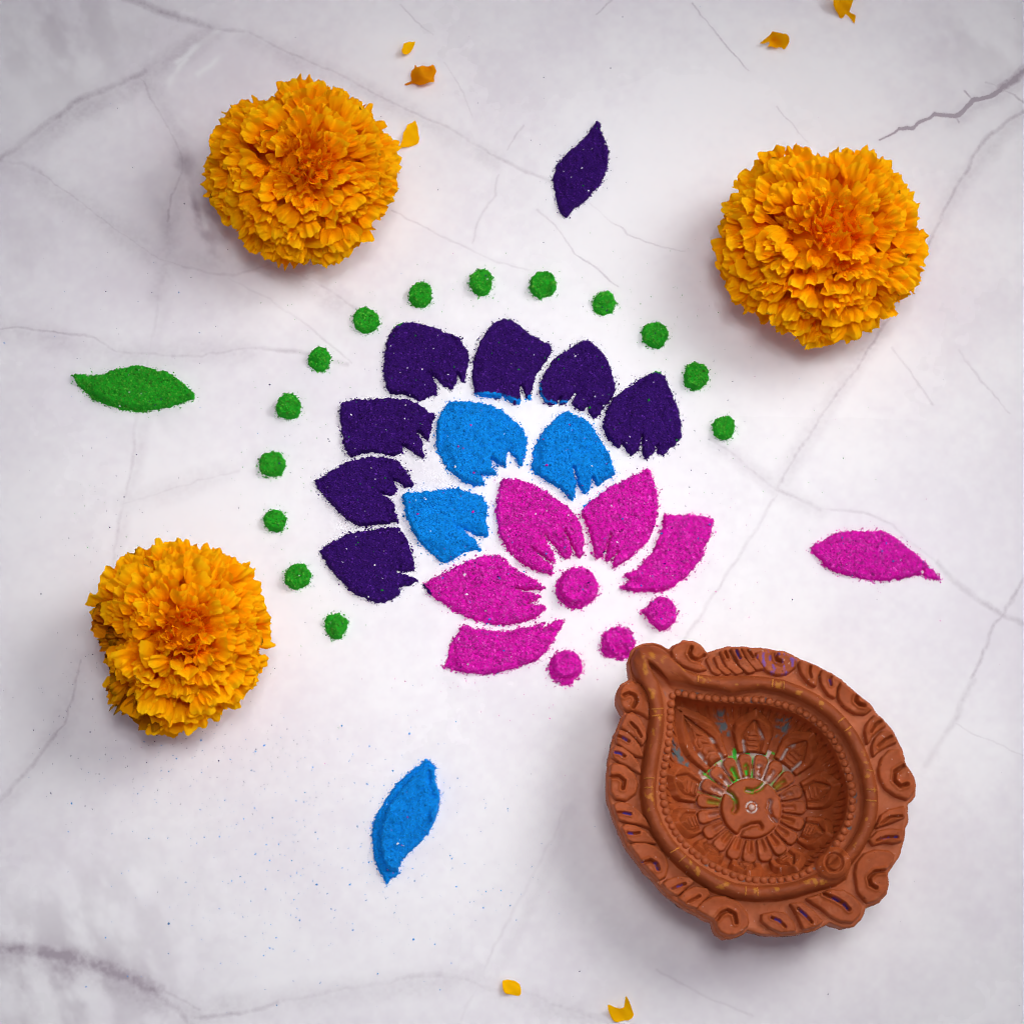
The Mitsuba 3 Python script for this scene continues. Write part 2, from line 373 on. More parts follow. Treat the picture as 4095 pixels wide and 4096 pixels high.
GP, GB, GK = 'purple powder petals of the lotus outer ring', 'blue powder petals of the lotus middle ring', 'magenta powder petals of the lotus inner ring'
P1 = fr('A', [(265, 200), (380, 160), (550, 165), (700, 205), (810, 245), (890, 300), (950, 290), (1080, 350), (1150, 450), (1195, 540), (1205, 650), (1195, 740), (1172, 780), (1168, 860), (1155, 940), (1098, 905), (1052, 815), (1060, 920), (1000, 1020), (970, 1025), (890, 985), (800, 890), (735, 828), (770, 915), (815, 970), (800, 1085), (700, 1115), (585, 1175), (450, 1110), (350, 1080), (200, 1085), (155, 1020), (120, 900), (110, 740), (125, 560), (160, 380), (200, 290)])
P2 = fr('Z', [(920, 85), (965, 90), (1030, 140), (1140, 205), (1143, 245), (1100, 295), (1070, 350), (1055, 400), (1050, 455), (1025, 440), (1003, 388), (1000, 470), (975, 478), (945, 455), (919, 428), (908, 444), (890, 447), (840, 440), (795, 428), (785, 390), (780, 330), (790, 270), (810, 205), (840, 150), (880, 105)])
P3 = fr('B', [(690, 330), (740, 350), (800, 430), (870, 500), (930, 600), (970, 720), (990, 850), (985, 930), (930, 1010), (860, 1090), (780, 1200), (720, 1160), (685, 1115), (700, 1040), (640, 1115), (540, 1060), (500, 1020), (560, 910), (470, 1020), (420, 1045), (365, 1050), (400, 950), (335, 1040), (240, 1040), (190, 980), (160, 900), (165, 780), (210, 680), (290, 570), (380, 490), (500, 410), (600, 360)])
P4 = fr('B', [(1420, 680), (1500, 690), (1545, 740), (1590, 850), (1650, 990), (1700, 1100), (1725, 1220), (1730, 1330), (1720, 1430), (1600, 1530), (1520, 1600), (1448, 1580), (1462, 1480), (1430, 1570), (1320, 1640), (1290, 1540), (1285, 1380), (1265, 1530), (1160, 1615), (1100, 1520), (1068, 1470), (1040, 1530), (950, 1450), (880, 1350), (840, 1260), (880, 1180), (900, 1080), (960, 990), (1060, 900), (1150, 840), (1260, 760), (1330, 720)])
P5 = fr('C', [(445, 185), (560, 160), (700, 140), (900, 145), (1050, 130), (1200, 140), (1350, 180), (1480, 240), (1570, 310), (1640, 320), (1650, 380), (1600, 480), (1595, 580), (1560, 690), (1500, 640), (1405, 560), (1445, 640), (1490, 690), (1485, 790), (1520, 920), (1430, 880), (1300, 780), (1205, 735), (1240, 800), (1130, 890), (1000, 850), (850, 830), (700, 850), (560, 910), (500, 830), (460, 700), (440, 560), (415, 430), (420, 290)])
P6 = fr('C', [(75, 1190), (200, 1140), (300, 1080), (420, 1010), (560, 940), (700, 910), (820, 890), (960, 890), (1080, 920), (1180, 970), (1270, 1080), (1330, 1160), (1375, 1270), (1280, 1275), (1200, 1240), (1095, 1185), (1140, 1270), (1130, 1390), (1060, 1380), (935, 1355), (1060, 1420), (1130, 1480), (1135, 1580), (1080, 1600), (1165, 1620), (1175, 1740), (1050, 1745), (850, 1775), (680, 1790), (560, 1740), (440, 1640), (330, 1530), (230, 1410), (140, 1300)])
P7 = fr('Q', [(130, 830), (260, 750), (420, 660), (560, 620), (720, 595), (860, 575), (1000, 580), (1060, 650), (1110, 740), (1150, 850), (1175, 950), (1190, 1050), (1080, 1070), (975, 1055), (1090, 1100), (1225, 1160), (1150, 1210), (1000, 1240), (1040, 1290), (960, 1350), (870, 1400), (780, 1415), (680, 1385), (560, 1340), (440, 1250), (330, 1140), (240, 1030), (170, 920)])
B1 = fr('Z', [(680, 455), (760, 460), (850, 475), (920, 505), (980, 545), (1015, 590), (1030, 640), (1028, 700), (1010, 757), (985, 735), (960, 700), (947, 678), (935, 760), (905, 745), (866, 720), (895, 798), (860, 795), (820, 790), (845, 845), (790, 840), (730, 820), (680, 780), (640, 720), (615, 650), (620, 570), (640, 510)])
B2 = np.vstack([fr('B', [(65, 1750), (80, 1600), (130, 1450), (220, 1310), (300, 1220), (380, 1150), (455, 1105), (530, 1150), (640, 1200), (730, 1260), (790, 1340), (850, 1450), (910, 1550), (960, 1680), (988, 1800)]),
                fr('E', [(1640, 150), (1560, 200), (1480, 260), (1410, 310), (1380, 290), (1353, 180), (1340, 280), (1310, 370), (1230, 400), (1180, 330), (1140, 180), (1103, 60), (1140, 250), (1125, 390), (1100, 500), (1040, 440), (960, 360), (870, 290), (760, 230), (680, 190), (600, 130)])])
B3 = fr('Z', [(465, 880), (560, 870), (700, 857), (760, 865), (830, 895), (850, 930), (848, 990), (858, 1040), (850, 1080), (800, 1068), (742, 1038), (790, 1085), (825, 1135), (780, 1135), (745, 1150), (700, 1180), (655, 1195), (600, 1160), (550, 1110), (510, 1050), (480, 980), (470, 920)])
K1 = fr('E', [(175, 225), (260, 205), (400, 230), (550, 270), (700, 350), (830, 430), (950, 510), (1070, 600), (1160, 720), (1210, 830), (1230, 950), (1235, 1100), (1215, 1225), (1150, 1200), (1080, 1050), (987, 855), (1030, 1000), (1090, 1150), (1060, 1220), (1000, 1250), (930, 1150), (840, 1040), (727, 925), (790, 1060), (840, 1150), (870, 1310), (800, 1280), (680, 1180), (557, 1097), (700, 1230), (790, 1310), (850, 1345), (835, 1455), (700, 1420), (560, 1370), (440, 1290), (320, 1180), (210, 1050), (140, 900), (115, 700), (120, 500), (140, 350)])
K2 = fr('Z', [(1580, 765), (1600, 800), (1625, 880), (1625, 960), (1610, 1030), (1580, 1100), (1530, 1150), (1480, 1190), (1415, 1225), (1425, 1190), (1447, 1142), (1400, 1192), (1382, 1185), (1413, 1064), (1375, 1165), (1340, 1185), (1330, 1120), (1310, 1040), (1280, 965), (1300, 930), (1360, 880), (1430, 840), (1510, 800)])
K3 = fr('G', [(1300, 150), (1420, 155), (1600, 150), (1730, 175), (1815, 195), (1800, 290), (1760, 400), (1710, 500), (1680, 620), (1600, 720), (1520, 800), (1400, 880), (1280, 940), (1150, 950), (1020, 945), (920, 925), (835, 895), (920, 860), (955, 820), (890, 770), (960, 740), (1040, 690), (1130, 600), (1200, 500), (1260, 380), (1290, 260)])
K4 = fr('F', [(95, 490), (200, 425), (320, 370), (450, 300), (580, 240), (720, 195), (890, 175), (960, 240), (1040, 310), (1150, 370), (1280, 450), (1370, 535), (1250, 542), (1045, 524), (1200, 570), (1340, 600), (1260, 650), (1170, 690), (1300, 692), (1375, 710), (1320, 790), (1220, 850), (1100, 880), (980, 900), (820, 890), (680, 860), (540, 810), (400, 730), (250, 640), (150, 560)])
K5 = fr('F', [(520, 910), (640, 930), (780, 960), (940, 970), (1060, 955), (1200, 920), (1360, 870), (1350, 935), (1400, 900), (1480, 860), (1575, 845), (1520, 950), (1460, 1060), (1380, 1180), (1280, 1260), (1160, 1310), (1040, 1350), (920, 1385), (800, 1400), (690, 1410), (560, 1385), (430, 1375), (310, 1325), (370, 1230), (380, 1120), (440, 1020)])
heap('powder_petal', 'purple powder petal with a green-dusted top left corner, upper left of the lotus', 'powder petal', GP, 'purple', P1, seed=1, tint=edge_tint('A', [(265, 215), (370, 175)], GREEN, .0011))
heap('powder_petal', 'purple powder petal with bright blue powder along its bottom, at the lotus top', 'powder petal', GP, 'purple', P2, seed=2, tint=edge_tint('Z', [(795, 436), (890, 440), (985, 470), (1050, 445)], BLUE, .0014))
heap('powder_petal', 'purple powder petal with thin blue left edge, between the topmost petal and the green-tipped one', 'powder petal', GP, 'purple', P3, seed=3, tint=edge_tint('B', [(165, 800), (170, 930), (230, 1020), (350, 1035), (480, 1010)], BLUE, .0005))
heap('powder_petal', 'purple powder petal with green dust on its pointed tip, rightmost purple petal', 'powder petal', GP, 'purple', P4, seed=4, tint=edge_tint('B', [(1410, 695), (1500, 700)], GREEN, .0012))
heap('powder_petal', 'blocky purple powder petal on the left of the lotus, below the upper left one', 'powder petal', GP, 'purple', P5, seed=5)
heap('powder_petal', 'pointed purple powder petal at left, second from the bottom of the purple ring', 'powder petal', GP, 'purple', P6, seed=6)
heap('powder_petal', 'lowest pointed purple powder petal, left of the magenta petals', 'powder petal', GP, 'purple', P7, seed=7)
heap('powder_petal', 'largest blue powder petal, near the centre top of the lotus', 'powder petal', GB, 'blue', B1, seed=8)
heap('powder_petal', 'blue powder petal with magenta flecks, right one of the three blue petals', 'powder petal', GB, 'blue', B2, seed=9)
heap('powder_petal', 'lower left blue powder petal between purple and magenta petals', 'powder petal', GB, 'blue', B3, seed=10)
heap('powder_petal', 'magenta powder petal with three dark slits, upper left of the centre heap', 'powder petal', GK, 'pink', K1, seed=11, tint=edge_tint('E', [(190, 205), (330, 205)], BLUE, .0005))
heap('powder_petal', 'magenta powder petal with blue-specked upper edge, upper right of the centre heap', 'powder petal', GK, 'pink', K2, seed=12, tint=edge_tint('E', [(1230, 600), (1330, 480), (1480, 360), (1640, 260)], BLUE, .0006))
heap('powder_petal', 'curved magenta powder petal with ragged end, right of the centre heap', 'powder petal', GK, 'pink', K3, seed=13, height=.0026)
heap('powder_petal', 'wide magenta powder petal with pointed left tip, left of the centre heap', 'powder petal', GK, 'pink', K4, seed=14, tint=edge_tint('F', [(100, 490), (180, 590)], PURPLE, .0009))
heap('powder_petal', 'lowest magenta powder petal of the lotus, a flat sweeping strip', 'powder petal', GK, 'pink', K5, seed=15, height=.0026)


def blob(c, r, seed, squash=1.0, bumps=.08, extra=()):
    rng = np.random.default_rng(seed)
    a = np.linspace(0, 2 * np.pi, 40, endpoint=False)
    ph = rng.uniform(0, 6.3, 4)
    rr = r * (1 + bumps * sum(np.sin((k + 2) * a + ph[k]) / (k + 1.5) for k in range(4)))
    for ang, amp, wid in extra:
        rr = rr + r * amp * np.exp(-(np.angle(np.exp(1j * (a - ang))) / wid) ** 2)
    return np.c_[c[0] + rr * np.cos(a), c[1] + rr * np.sin(a) * squash]


cc = fr('G', [(405, 905)])[0]
heap('powder_dot', 'largest round magenta powder heap at the heart of the lotus', 'powder heap', None, 'pink', blob(cc, 83, 1, 1, .03), height=.0042, seed=21, tier=blob(cc + [9, -12], 71, 2, 1, .05))
for (gx, gy), r, ex, lab in (((1280, 1165), 60, [(math.pi * 1.02, .60, .13), (math.pi * .52, .22, .25)], 'ragged magenta powder dot, upper right of the row beside the clay lamp'),
                             ((830, 1475), 67, [], 'round magenta powder dot almost touching the clay lamp spout'), ((290, 1715), 64, [(math.pi * .45, .2, .5)], 'lower left magenta powder dot of the three beside the lamp')):
    c0 = fr('G', [(gx, gy)])[0]
    heap('powder_dot', lab, 'powder heap', 'small magenta powder dots beside the lamp', 'pink', blob(c0, r, int(gx), 1, .05, ex), height=.0034, seed=int(gx), spill=1.8, tier=blob(c0 + [6, -12], r * .82, 3, 1, .05) if gx < 1000 else None)
DOTS = [(634, 1180, 'bottom left end of the arc of green dots'), (562, 1088, 'second from the bottom left end of the arc'), (519, 982, 'third from the bottom left end of the arc'), (514, 876, 'furthest left in the arc of green dots'),
        (544, 768, 'fifth from the bottom left end of the arc'), (603, 678, 'sixth from the bottom left end, upper left of the lotus'), (691, 604, 'seventh from the bottom left end of the arc'), (793, 556, 'eighth from the left end, above the upper left purple petal'),
        (908, 533, 'topmost in the arc, left of two near the top'), (1025, 538, 'near the top of the arc, right of the topmost'), (1140, 572, 'fourth from the right end of the arc'), (1236, 632, 'third from the right end, beside a green smear'),
        (1313, 710, 'second from the right end, above the green-tipped purple petal'), (1366, 807, 'right end of the arc, lowest at right')]
for i, (x, y, lab) in enumerate(DOTS):
    heap('powder_dot', 'green powder dot, ' + lab, 'powder heap', 'green powder dots in an arc around the lotus', 'green', blob(np.array([x, y]) * 2.1196, 49 + 3.5 * math.sin(i * 2.3), 300 + i, 1, .055, [(1.4, .12, .3)] if i in (8, 11) else []), height=.0034 + .0006 * math.sin(i * 1.7), seed=40 + i, spill=1.2, wall=.0006)
heap('powder_leaf', 'purple powder leaf standing upright near the top of the table', 'powder leaf', None, 'purple', fr('L1', [(1010, 115), (1090, 125), (1110, 220), (1150, 340), (1200, 450), (1240, 570), (1245, 740), (1220, 930), (1170, 1080), (1060, 1250), (930, 1400), (780, 1540), (640, 1640), (560, 1740), (500, 1795), (430, 1750), (370, 1600), (310, 1400), (270, 1200), (270, 1050), (320, 900), (430, 740), (570, 610), (740, 480), (880, 330), (970, 200)]), seed=61)
heap('powder_leaf', 'green powder leaf lying flat at the left of the table', 'powder leaf', None, 'green', fr('L2', [(100, 275), (250, 270), (420, 270), (580, 250), (680, 215), (820, 195), (970, 160), (1120, 185), (1260, 220), (1400, 235), (1530, 320), (1650, 400), (1740, 490), (1785, 550), (1770, 600), (1600, 660), (1400, 720), (1200, 760), (1050, 790), (900, 770), (740, 745), (600, 700), (470, 640), (330, 570), (220, 470), (140, 360)]), seed=62, height=.0036,
     tier=fr('L2', [(80, 240), (600, 200), (970, 120), (1420, 200), (1830, 550), (1500, 660), (1200, 705), (900, 690), (700, 650), (480, 560), (300, 460), (130, 340)]))
heap('powder_leaf', 'magenta powder leaf with a small hole near its tail, at the right of the table', 'powder leaf', None, 'pink', fr('L3', [(115, 345), (240, 290), (340, 250), (380, 200), (480, 155), (580, 150), (700, 135), (830, 145), (960, 145), (1090, 150), (1180, 200), (1260, 250), (1370, 340), (1480, 440), (1590, 540), (1700, 650), (1830, 755), (1760, 770), (1660, 740), (1560, 715), (1500, 705), (1400, 740), (1260, 755), (1140, 780), (1000, 775), (850, 765), (720, 735), (600, 700), (520, 680), (420, 650), (330, 590), (250, 500), (170, 420)]), seed=63, height=.0024,
     holes=[(fr('L3', [(1570, 672)])[0], .0006)])
heap('powder_leaf', 'blue powder leaf with a stepped left side, near the bottom of the table', 'powder leaf', None, 'blue', fr('L4', [(990, 130), (1060, 170), (1090, 250), (1095, 350), (1130, 460), (1165, 580), (1170, 700), (1140, 870), (1080, 1040), (990, 1180), (870, 1310), (760, 1410), (680, 1510), (600, 1590), (610, 1680), (590, 1745), (500, 1770), (450, 1860), (400, 1820), (350, 1700), (300, 1600), (260, 1470), (240, 1330), (235, 1180), (255, 1030), (310, 870), (400, 710), (520, 530), (640, 400), (760, 290), (880, 210)]), seed=64, height=.0042,
     tier=fr('L4', [(960, 210), (1200, 300), (1250, 700), (1100, 1100), (700, 1530), (620, 1640), (470, 1650), (400, 1500), (360, 1330), (365, 1150), (420, 920), (480, 760), (620, 580), (800, 380)]))

# loose specks strewn over the sheet
rng = np.random.default_rng(77)


def specks(name, label, col, spots, smin, smax):
    pos = []
    for (x, y), (sx, sy), n in spots:
        pos.append(np.c_[rng.normal(x, sx, int(n * 1.7)), rng.normal(y, sy, int(n * 1.7))])
    pos = px(np.vstack(pos) * 2.1196)
    s = rng.uniform(0, 1, len(pos)) ** 3 * (smax - smin) + smin
    pos[:, 2] = s * .4
    g, c = grains(pos, s, np.clip(np.asarray(col) * rng.uniform(.6, 1.3, (len(pos), 1)), 0, .95), rng)
    add(name, g, 'powder', False, c)
    tag(name, label, 'powder specks', kind='stuff')


specks('blue_specks', 'fine blue powder specks strewn over the lower left of the table', BLUE * .9, [((560, 1640), (150, 110), 190), ((410, 1480), (150, 70), 90), ((840, 1620), (120, 80), 50), ((300, 700), (260, 300), 14), ((760, 1560), (60, 100), 40), ((1000, 1000), (520, 520), 14)], .00011, .00032)
specks('purple_specks', 'tiny dark purple powder specks around the flowers and lotus', PURPLE, [((420, 1440), (120, 55), 80), ((150, 1330), (60, 90), 45), ((600, 950), (90, 150), 25), ((1250, 820), (90, 90), 40), ((1000, 250), (160, 110), 14), ((300, 600), (160, 200), 22), ((210, 1020), (70, 80), 30), ((1000, 1000), (560, 560), 45)], .00011, .00026)
specks('green_specks', 'tiny green powder specks around the green dots', GREEN, [((560, 900), (60, 200), 60), ((1200, 640), (130, 90), 45), ((950, 560), (220, 30), 40), ((1560, 830), (130, 60), 16), ((180, 1020), (60, 80), 10)], .00011, .00020)
specks('magenta_specks', 'tiny magenta powder specks around the magenta petals and dots', PINK, [((1150, 1150), (130, 90), 110), ((1300, 1060), (70, 60), 50), ((900, 1290), (90, 40), 30), ((1250, 1000), (420, 420), 16), ((1100, 960), (180, 120), 40)], .00011, .00022)

# ------------------------------------------------------------------ marigolds
GOLD_LO, GOLD_HI, GOLD_TIP = np.array([.96, .26, .0010]), np.array([.99, .415, .0020]), np.array([.995, .55, .006])


def petal_surface(rng, base, t, nrm, L, F, W, bend, roll, amp, waves, cup, nu=21, nv=13):
    """One ray floret: a narrow claw of length L along t, then a ruffled fan of length F and half width W that bends outwards (against nrm)."""
    b = np.cross(t, nrm)
    u, v = np.linspace(-1, 1, nu), np.r_[0, .35, .6, np.linspace(.72, 2, nv - 3)]     # v: 0..1 the claw, 1..2 the fan
    U, V = np.meshgrid(u, v)
    p1, p2, p3, p4 = rng.uniform(0, 6.3, 4)
    skew = rng.normal(0, .12)
    f = np.clip(V - 1, 0, 1)
    tip = 1 - .20 * np.abs(U) ** 3 + skew * U + .035 * np.sin(2 * waves * U * 1.7 + p3) + .02 * np.sin(15 * U + p4)
    f = f * (1 + (tip - 1) * f)
    s_ = np.where(V < 1, V * L, L + f * F)
    sg = np.linspace(0, L + F * 1.25, 60)
    x = (sg - L) / F
    al = bend * sstep(-.45, .55, x) + roll * sstep(.55, 1.05, x)
    ds = np.diff(sg)
    cx, cy = np.r_[0, np.cumsum(np.cos(al[:-1]) * ds)], np.r_[0, np.cumsum(-np.sin(al[:-1]) * ds)]
    X, Y, A = np.interp(s_, sg, cx), np.interp(s_, sg, cy), np.interp(s_, sg, al)
    ww = W * np.where(V < 1, .16 + .22 * V**2, .38 + .62 * np.sqrt(np.clip(f * 1.6, 0, 1)))
    g = sstep(.0, .95, f)
    ruf = amp * g * (np.sin(waves * math.pi * U + p1 + .8 * f) + .35 * np.sin(2.3 * waves * math.pi * U + p2) * g) + .16 * amp * np.sin(9 * U + p4) * np.clip(V, 0, 1)
    fold = cup * W * (U**2 - .3) * np.clip(V - .3, 0, 1) + ruf
    P = base + (X + fold * np.sin(A))[..., None] * t + (Y + fold * np.cos(A))[..., None] * nrm + (ww * U)[..., None] * b
    i = np.arange(nu * nv).reshape(nv, nu)
    q = np.stack([i[:-1, :-1], i[:-1, 1:], i[1:, 1:], i[1:, :-1]], -1).reshape(-1, 4)
    return P.reshape(-1, 3), np.vstack([q[:, [0, 1, 2]], q[:, [0, 2, 3]]]), U.ravel(), np.where(V < 1, V * .4, .4 + .6 * f).ravel()


def marigold(label, centre, rx, ry, rz, zc, tilt, seed, lobes=(), n=470, wither=None):
    rng = np.random.default_rng(seed)
    k = key('marigold')
    tag(k, label, 'flower', 'marigold heads lying on the table')
    C = px([np.array(centre) * 2.1196], zc)[0]
    axis = np.array([tilt[0], tilt[1], 1.0]); axis /= np.linalg.norm(axis)
    ex = np.cross([0, 1, 0], axis); ex /= np.linalg.norm(ex)
    ey = np.cross(axis, ex)
    inner_v, inner_f, inner_c, cnt = [], [], [], 0
    count = 0
    total = n + 150
    for i in range(total):
        inner = i >= n
        f = ((i + .5) / n) if not inner else (i - n + .5) / 150
        cphi = 1 - f * (1 - math.cos(math.radians(122 if not inner else 95)))
        phi = abs(math.acos(cphi) + rng.normal(0, .10))
        az = i * 2.39996 + rng.normal(0, .25)
        e = np.cos(az) * ex + np.sin(az) * ey
        t = np.sin(phi) * e + np.cos(phi) * axis
        waz = math.atan2(t[1], t[0])
        scale = (rng.uniform(.87, 1.07) if not inner else rng.uniform(.66, .84)) * (1 + sum(a * math.exp(-(np.angle(np.exp(1j * (waz - m))) / w) ** 2) * math.sin(max(phi, .1)) for m, a, w in lobes))
        scale *= 1 + .05 * math.exp(-(phi / .30) ** 2)
        tip = C + t * np.array([rx, ry, rz]) * scale
        base = C - axis * rz * .42 + e * .0012
        d = tip - base
        L0 = np.linalg.norm(d); t2 = d / L0
        nrm = axis - t2 * (axis @ t2)
        if np.linalg.norm(nrm) < .12: nrm = nrm - .3 * e
        nrm = nrm - t2 * (nrm @ t2); nrm /= np.linalg.norm(nrm)
        twist = rng.normal(0, .42 if phi > .5 else .6)
        bb = np.cross(t2, nrm)
        nrm = np.cos(twist) * nrm + np.sin(twist) * bb
        out_ = min(phi / .55, 1)
        bend = rng.uniform(.15, 1.25) * (.45 + .55 * out_)
        if phi < .32: bend = rng.uniform(-.5, .5)
        curl = rng.uniform(-.2, .9)
        F = rng.uniform(.0046, .0070) * (.75 + .25 * out_)
        W = rng.uniform(.0027, .0047) * (.72 + .28 * out_)
        amp = rng.uniform(.0006, .0014)
        waves = rng.uniform(1.1, 2.6)
        cup = rng.normal(.08, .30)
        L0 = max(L0 - F * .62, .004)
        dry = False
        if wither is not None and not inner:
            m, w, lo = wither
            if phi > lo and abs(np.angle(np.exp(1j * (waz - m)))) < w and rng.random() < .8: dry = True
        if dry:
            W *= .75; amp *= 1.4; bend *= .7
        v, fc, U, V = petal_surface(rng, base, t2, nrm, L0, F, W, bend, curl, amp, waves, cup)
        v[:, 2] = np.where(v[:, 2] < .0008, .0008 + .0006 * rng.random(len(v)) * 0 + .0004 * np.abs(np.sin(400 * v[:, 0] + 300 * v[:, 1])), v[:, 2])
        a = sstep(.25, .9, V)[:, None]
        if phi < .5: a = .45 + .55 * a
        c = GOLD_LO * (1 - a) + GOLD_HI * a
        a = (sstep(.72, 1.0, V) * (.35 + .65 * rng.random()))[:, None]
        c = c * (1 - a) + GOLD_TIP * a
        c = c * rng.uniform(.90, 1.06) * (1 - .07 * np.abs(np.sin(9 * U + i))[:, None] * (1 - V)[:, None])
        if dry:
            q = rng.uniform(.25, .95)
            br = np.array([.36, .085, .004]) * (.5 + rng.random())
            c = c * (1 - q) + br * q
            edge = sstep(.86, 1, V)[:, None] * (rng.random() < .5)
            c = c * (1 - .7 * edge)
        elif rng.random() < .05:
            m_ = sstep(.93, 1.0, V)[:, None] * sstep(.1, .5, np.sin(3 * U + i))[:, None]
            c = c * (1 - m_) + np.array([.16, .06, .01]) * m_
        c = np.clip(c, 0.0005, .97)
        if inner or i >= 298:
            inner_v.append(v); inner_f.append(fc + cnt); inner_c.append(c); cnt += len(v)
        else:
            kk = key(k + '__petal')
            add(kk, (v, fc), 'petal_skin', True, c)
            if dry: tag(kk, 'withered brown petal on the side of the flower head')
    core = trimesh.creation.icosphere(subdivisions=3, radius=1.0)
    core.apply_scale((rx * .62, ry * .62, rz * .66)); core.apply_translation(C - axis * rz * .08)
    core.vertices += (meshkit.fbm(core.vertices * 600, 2, seed)[:, None] - .5) * .002
    add(k + '__core', core, 'petal_skin', True, np.tile(.6 * GOLD_LO + .4 * GOLD_HI, (len(core.vertices), 1)))
    add(k + '__inner_petals', (np.vstack(inner_v), np.vstack(inner_f)), 'petal_skin', True, np.vstack(inner_c))
    tag(k + '__inner_petals', kind='stuff')
    return k


marigold('orange marigold head at the upper left, beside a smoky grey marble patch', (573, 326), .0274, .0262, .0226, .0226, (.10, -.20), 5, lobes=[(2.05, -.16, .18), (1.57, .06, .4), (-.45, -.09, .4), (3.0, .05, .4), (-2.4, -.05, .4)])
marigold('orange marigold head at the upper right with a dent in its top edge', (1549, 459), .0300, .0290, .0240, .0240, (-.06, -.04), 11, lobes=[(1.55, -.15, .24), (1.0, .06, .3), (2.15, .04, .3), (.1, .03, .4), (-2.3, -.03, .4), (-.75, -.02, .4)])
marigold('orange marigold head at the lower left with withered brown petals on its left side', (342, 1199), .0230, .0260, .0230, .0230, (.15, -.16), 23, lobes=[(2.75, .09, .28), (3.45, -.13, .28), (-2.1, .05, .4), (.5, .03, .5), (-.9, -.05, .3)], wither=(3.65, .75, 1.15))

# ------------------------------------------------------------------ fallen petals
def fallen(label, frame, pts, form, seed, col=(GOLD_HI, GOLD_TIP), lift=.0006):
    rng = np.random.default_rng(seed)
    w = px(fr(frame, pts), .001)[:, :2]
    p, t, d = fill(smooth_closed(densify(w, .0004), 1), .00055, rng)
    c0 = p.mean(0); q = p - c0
    z = form(q) + (.0005 if seed != 2 else .0022) * (fbm2(p, 260, seed, 2) - .5) + .00015 * np.sin(1900 * (q @ np.array([.8, .6])))
    z = z - z.min() + lift * .4
    # lean keeps the raised parts over the traced outline
    p3 = px_keep(p, z)
    f = fbm2(p, 350, seed + 1, 2)[:, None]
    c = np.array(col[0]) * (1 - f) + np.array(col[1]) * f
    k = key('fallen_petal')
    add(k, (p3, t), 'petal_skin', True, np.clip(c, 0, .97))
    tag(k, label, 'petal', 'loose marigold petals lying on the table')


def px_keep(p, z):
    d = np.c_[p, np.full(len(p), .001)] - CAM
    return CAM + d * ((z - CAM[2]) / (.001 - CAM[2]))[:, None]


YEL = (np.array([.97, .45, .002]), np.array([.99, .56, .003])); DRY = (np.array([.66, .17, .003]), np.array([.97, .40, .004])); AMB = (np.array([.80, .33, .002]), np.array([.9, .45, .003]))
fallen('smallest yellow marigold petal, uppermost of the three beside the upper left flower', 'P1', [(435, 160), (380, 185), (340, 170), (240, 205), (245, 245), (215, 300), (225, 345), (270, 375), (310, 370), (360, 330), (400, 260)], lambda q: .0030 * sstep(.004, -.004, q[:, 0] + .3 * q[:, 1]) + 40 * q[:, 0] ** 2, 1, YEL)
fallen('curled dry orange marigold petal with thin stalks, above the upper left flower', 'P1', [(250, 835), (340, 795), (380, 780), (355, 690), (372, 615), (420, 590), (412, 530), (430, 520), (448, 575), (540, 540), (630, 562), (705, 520), (760, 630), (722, 700), (715, 765), (735, 790), (715, 802), (660, 795), (560, 840), (470, 845), (400, 812), (290, 850)], lambda q: .0062 * np.exp(-((q[:, 0] - .001) ** 2 + q[:, 1] ** 2) / .0035**2) - .0042 * np.exp(-((q[:, 0] - .0017) ** 2 + (q[:, 1] - .0017) ** 2) / .0017**2), 2, DRY)
fallen('smooth yellow marigold petal just right of the upper left flower', 'P1', [(425, 1385), (390, 1420), (300, 1460), (280, 1540), (245, 1570), (230, 1690), (180, 1810), (270, 1805), (370, 1790), (470, 1755), (495, 1670), (475, 1600), (470, 1500)], lambda q: .0016 * sstep(.006, -.006, q[:, 0]) + 30 * q[:, 0] ** 2, 3, YEL)
fallen('folded amber marigold petal near the top right, wholly in view', 'P2', [(335, 475), (440, 495), (520, 515), (560, 510), (605, 570), (605, 640), (570, 710), (520, 765), (480, 720), (400, 735), (330, 710), (250, 720), (300, 680), (300, 630), (220, 665), (140, 670), (200, 620), (260, 570), (320, 520)], lambda q: .0042 * sstep(-.003, .004, q[:, 1] + .2 * q[:, 0]) - .0030 * np.exp(-((q[:, 0] + .0002) ** 2 + (q[:, 1] + .0002) ** 2) / .0019**2) + 90 * (q[:, 0] - .003).clip(0) ** 2, 4, AMB)
fallen('amber marigold petal with a forked end, cut by the top edge', 'P2', [(1290, -150), (1580, -160), (1590, 0), (1560, 100), (1525, 180), (1635, 225), (1610, 365), (1560, 290), (1470, 200), (1430, 275), (1385, 280), (1360, 210), (1310, 140), (1285, 60)], lambda q: .0060 * sstep(-.008, .004, q[:, 1]) + 50 * (q[:, 0] + .001) ** 2, 5, AMB)
fallen('small rounded yellow marigold petal at the bottom edge, left of the notched one', 'P3', [(175, 130), (240, 118), (330, 135), (380, 170), (400, 230), (395, 300), (375, 318), (300, 300), (210, 285), (180, 230)], lambda q: .0014 * sstep(.003, -.004, q[:, 0]) + .0008 * np.cos(q[:, 1] * 300), 6, YEL)
fallen('notched yellow marigold petal with a sharp spike at the bottom edge', 'P3', [(1425, 415), (1450, 415), (1500, 445), (1560, 462), (1620, 458), (1632, 380), (1640, 300), (1690, 390), (1715, 470), (1740, 530), (1725, 570), (1680, 605), (1620, 605), (1540, 628), (1500, 620), (1470, 570), (1435, 490)], lambda q: .0045 * sstep(-.002, .006, q[:, 1]) + 60 * q[:, 0] ** 2, 7, YEL)

